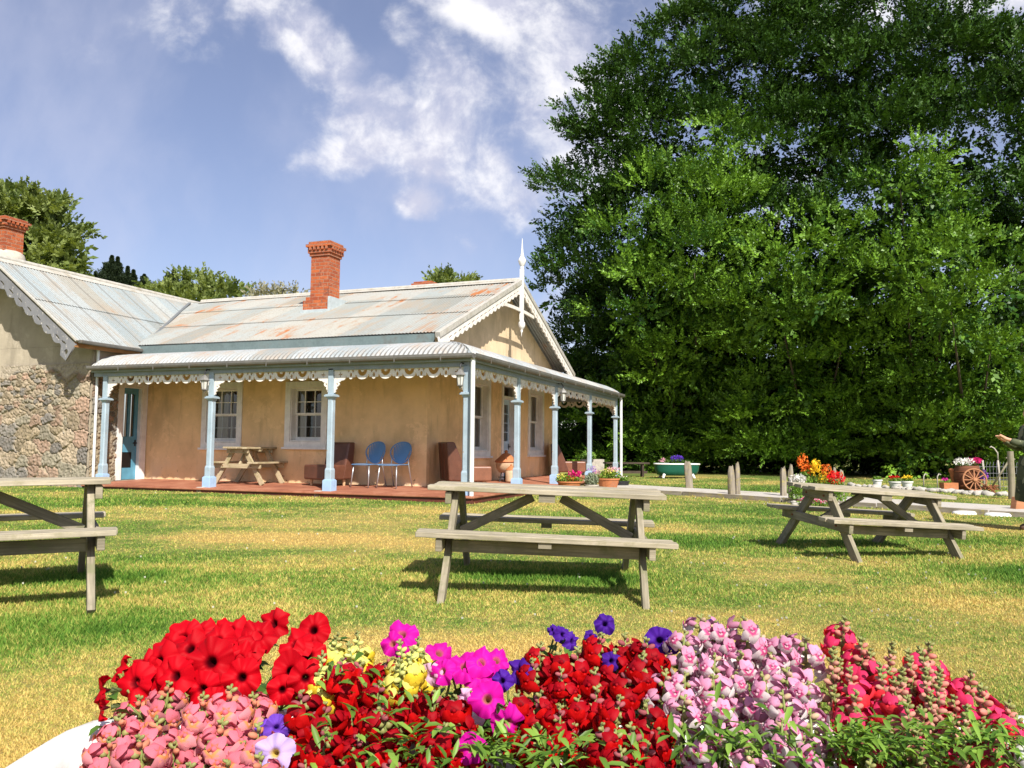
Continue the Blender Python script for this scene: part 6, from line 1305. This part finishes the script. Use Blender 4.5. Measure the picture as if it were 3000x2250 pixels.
snap('large clump of dark red snapdragons in the centre of the bathtub', 1280, 1500, [(1170, 1385), (1210, 1400), (1300, 1365), (1350, 1365), (1395, 1375), (1250, 1395), (1330, 1400), (1390, 1410), (1150, 1420), (1210, 1440), (1285, 1440), (1360, 1440), (1430, 1440), (1120, 1490), (1170, 1490), (1290, 1480), (1250, 1500), (1340, 1500), (1395, 1510), (1100, 1520), (1240, 1560), (1300, 1560), (1360, 1560), (1420, 1560), (1270, 1600), (1340, 1610), (1400, 1600), (1190, 1640), (1310, 1650), (1160, 1560), (1210, 1520), (1420, 1620), (1330, 1575)], s_dr, [spike_mesh(i, 7, 6, .062, .0235) for i in (10, 11, 12)], leaves=8, Lf=.036, extra=[(1190, 1625, 120, 55), (1350, 1650, 60, 60), (1060, 1615, 70, 40)])
s_pp = snapmats('blush_pink', (.68, .3, .44), (.78, .69, .67), (.5, .03, .16), (.62, .08, .24), (.55, .38, .24))
snap('pale pink and white snapdragons right of the centre', 1600, 1480, [(1515, 1325), (1545, 1340), (1605, 1330), (1480, 1360), (1570, 1370), (1640, 1365), (1700, 1365), (1740, 1372), (1500, 1405), (1545, 1410), (1600, 1405), (1665, 1405), (1440, 1450), (1480, 1450), (1540, 1455), (1590, 1450), (1645, 1450), (1700, 1440), (1480, 1500), (1560, 1500), (1620, 1500), (1690, 1490), (1745, 1470), (1600, 1560), (1690, 1550), (1750, 1530), (1620, 1620), (1735, 1590), (1520, 1590)], s_pp, [spike_mesh(i, 7, 3, .072, .0225) for i in (13, 14, 15)], leaves=7, Lf=.038, leaf=LEAFG, extra=[(1560, 1610, 150, 65), (1700, 1630, 120, 70)])
s_co = snapmats('coral', (.72, .04, .13), (.74, .035, .05), None, None, (.6, .22, .17))
snap('coral red snapdragons with many pinkish buds at the right of the bathtub', 2000, 1500, [(1825, 1330), (1860, 1375), (2010, 1385), (1835, 1440), (1920, 1440), (1840, 1560), (2100, 1445), (2180, 1510), (1880, 1400), (1950, 1460), (1990, 1640), (2160, 1570), (2060, 1500), (1905, 1480), (1850, 1490), (1930, 1460), (1965, 1420), (2120, 1475), (2195, 1545), (2140, 1600), (1990, 1525), (2085, 1560), (2030, 1440)], s_co, [spike_mesh(i, 4, 10, .058, .0255) for i in (16, 17, 18)], leaves=10, Lf=.032, extra=[(1850, 1600, 200, 45), (1960, 1620, 150, 60), (2080, 1625, 240, 80), (2160, 1610, 130, 50)])
s_bd = snapmats('faded_coral', (.6, .25, .2), (.66, .28, .22), None, None, (.62, .3, .22))
snap('fading snapdragon stalks of pinkish buds and seed pods among the coral ones', 2040, 1480, [(1800, 1395), (1815, 1420), (1870, 1420), (1930, 1385), (1960, 1400), (1985, 1395), (1950, 1440), (2000, 1440), (2030, 1455), (1900, 1430), (1960, 1500), (2010, 1490), (2050, 1540), (2090, 1520), (1920, 1570), (2080, 1600), (2120, 1560), (2150, 1620), (2200, 1590), (1980, 1560), (1800, 1480), (2120, 1490), (2030, 1620), (1880, 1640), (2190, 1640)], s_bd, [spike_mesh(i, 1, 22, .085, .026) for i in (19, 20, 21)], leaves=7, Lf=.03)
s_wh = snapmats('white_edge', (.85, .83, .8), (.86, .85, .82))
snap('small white snapdragon at the far right behind the coral ones', 2200, 1600, [(2195, 1590), (2215, 1600)], s_wh, [spike_mesh(22, 6, 3, .04, .024)])
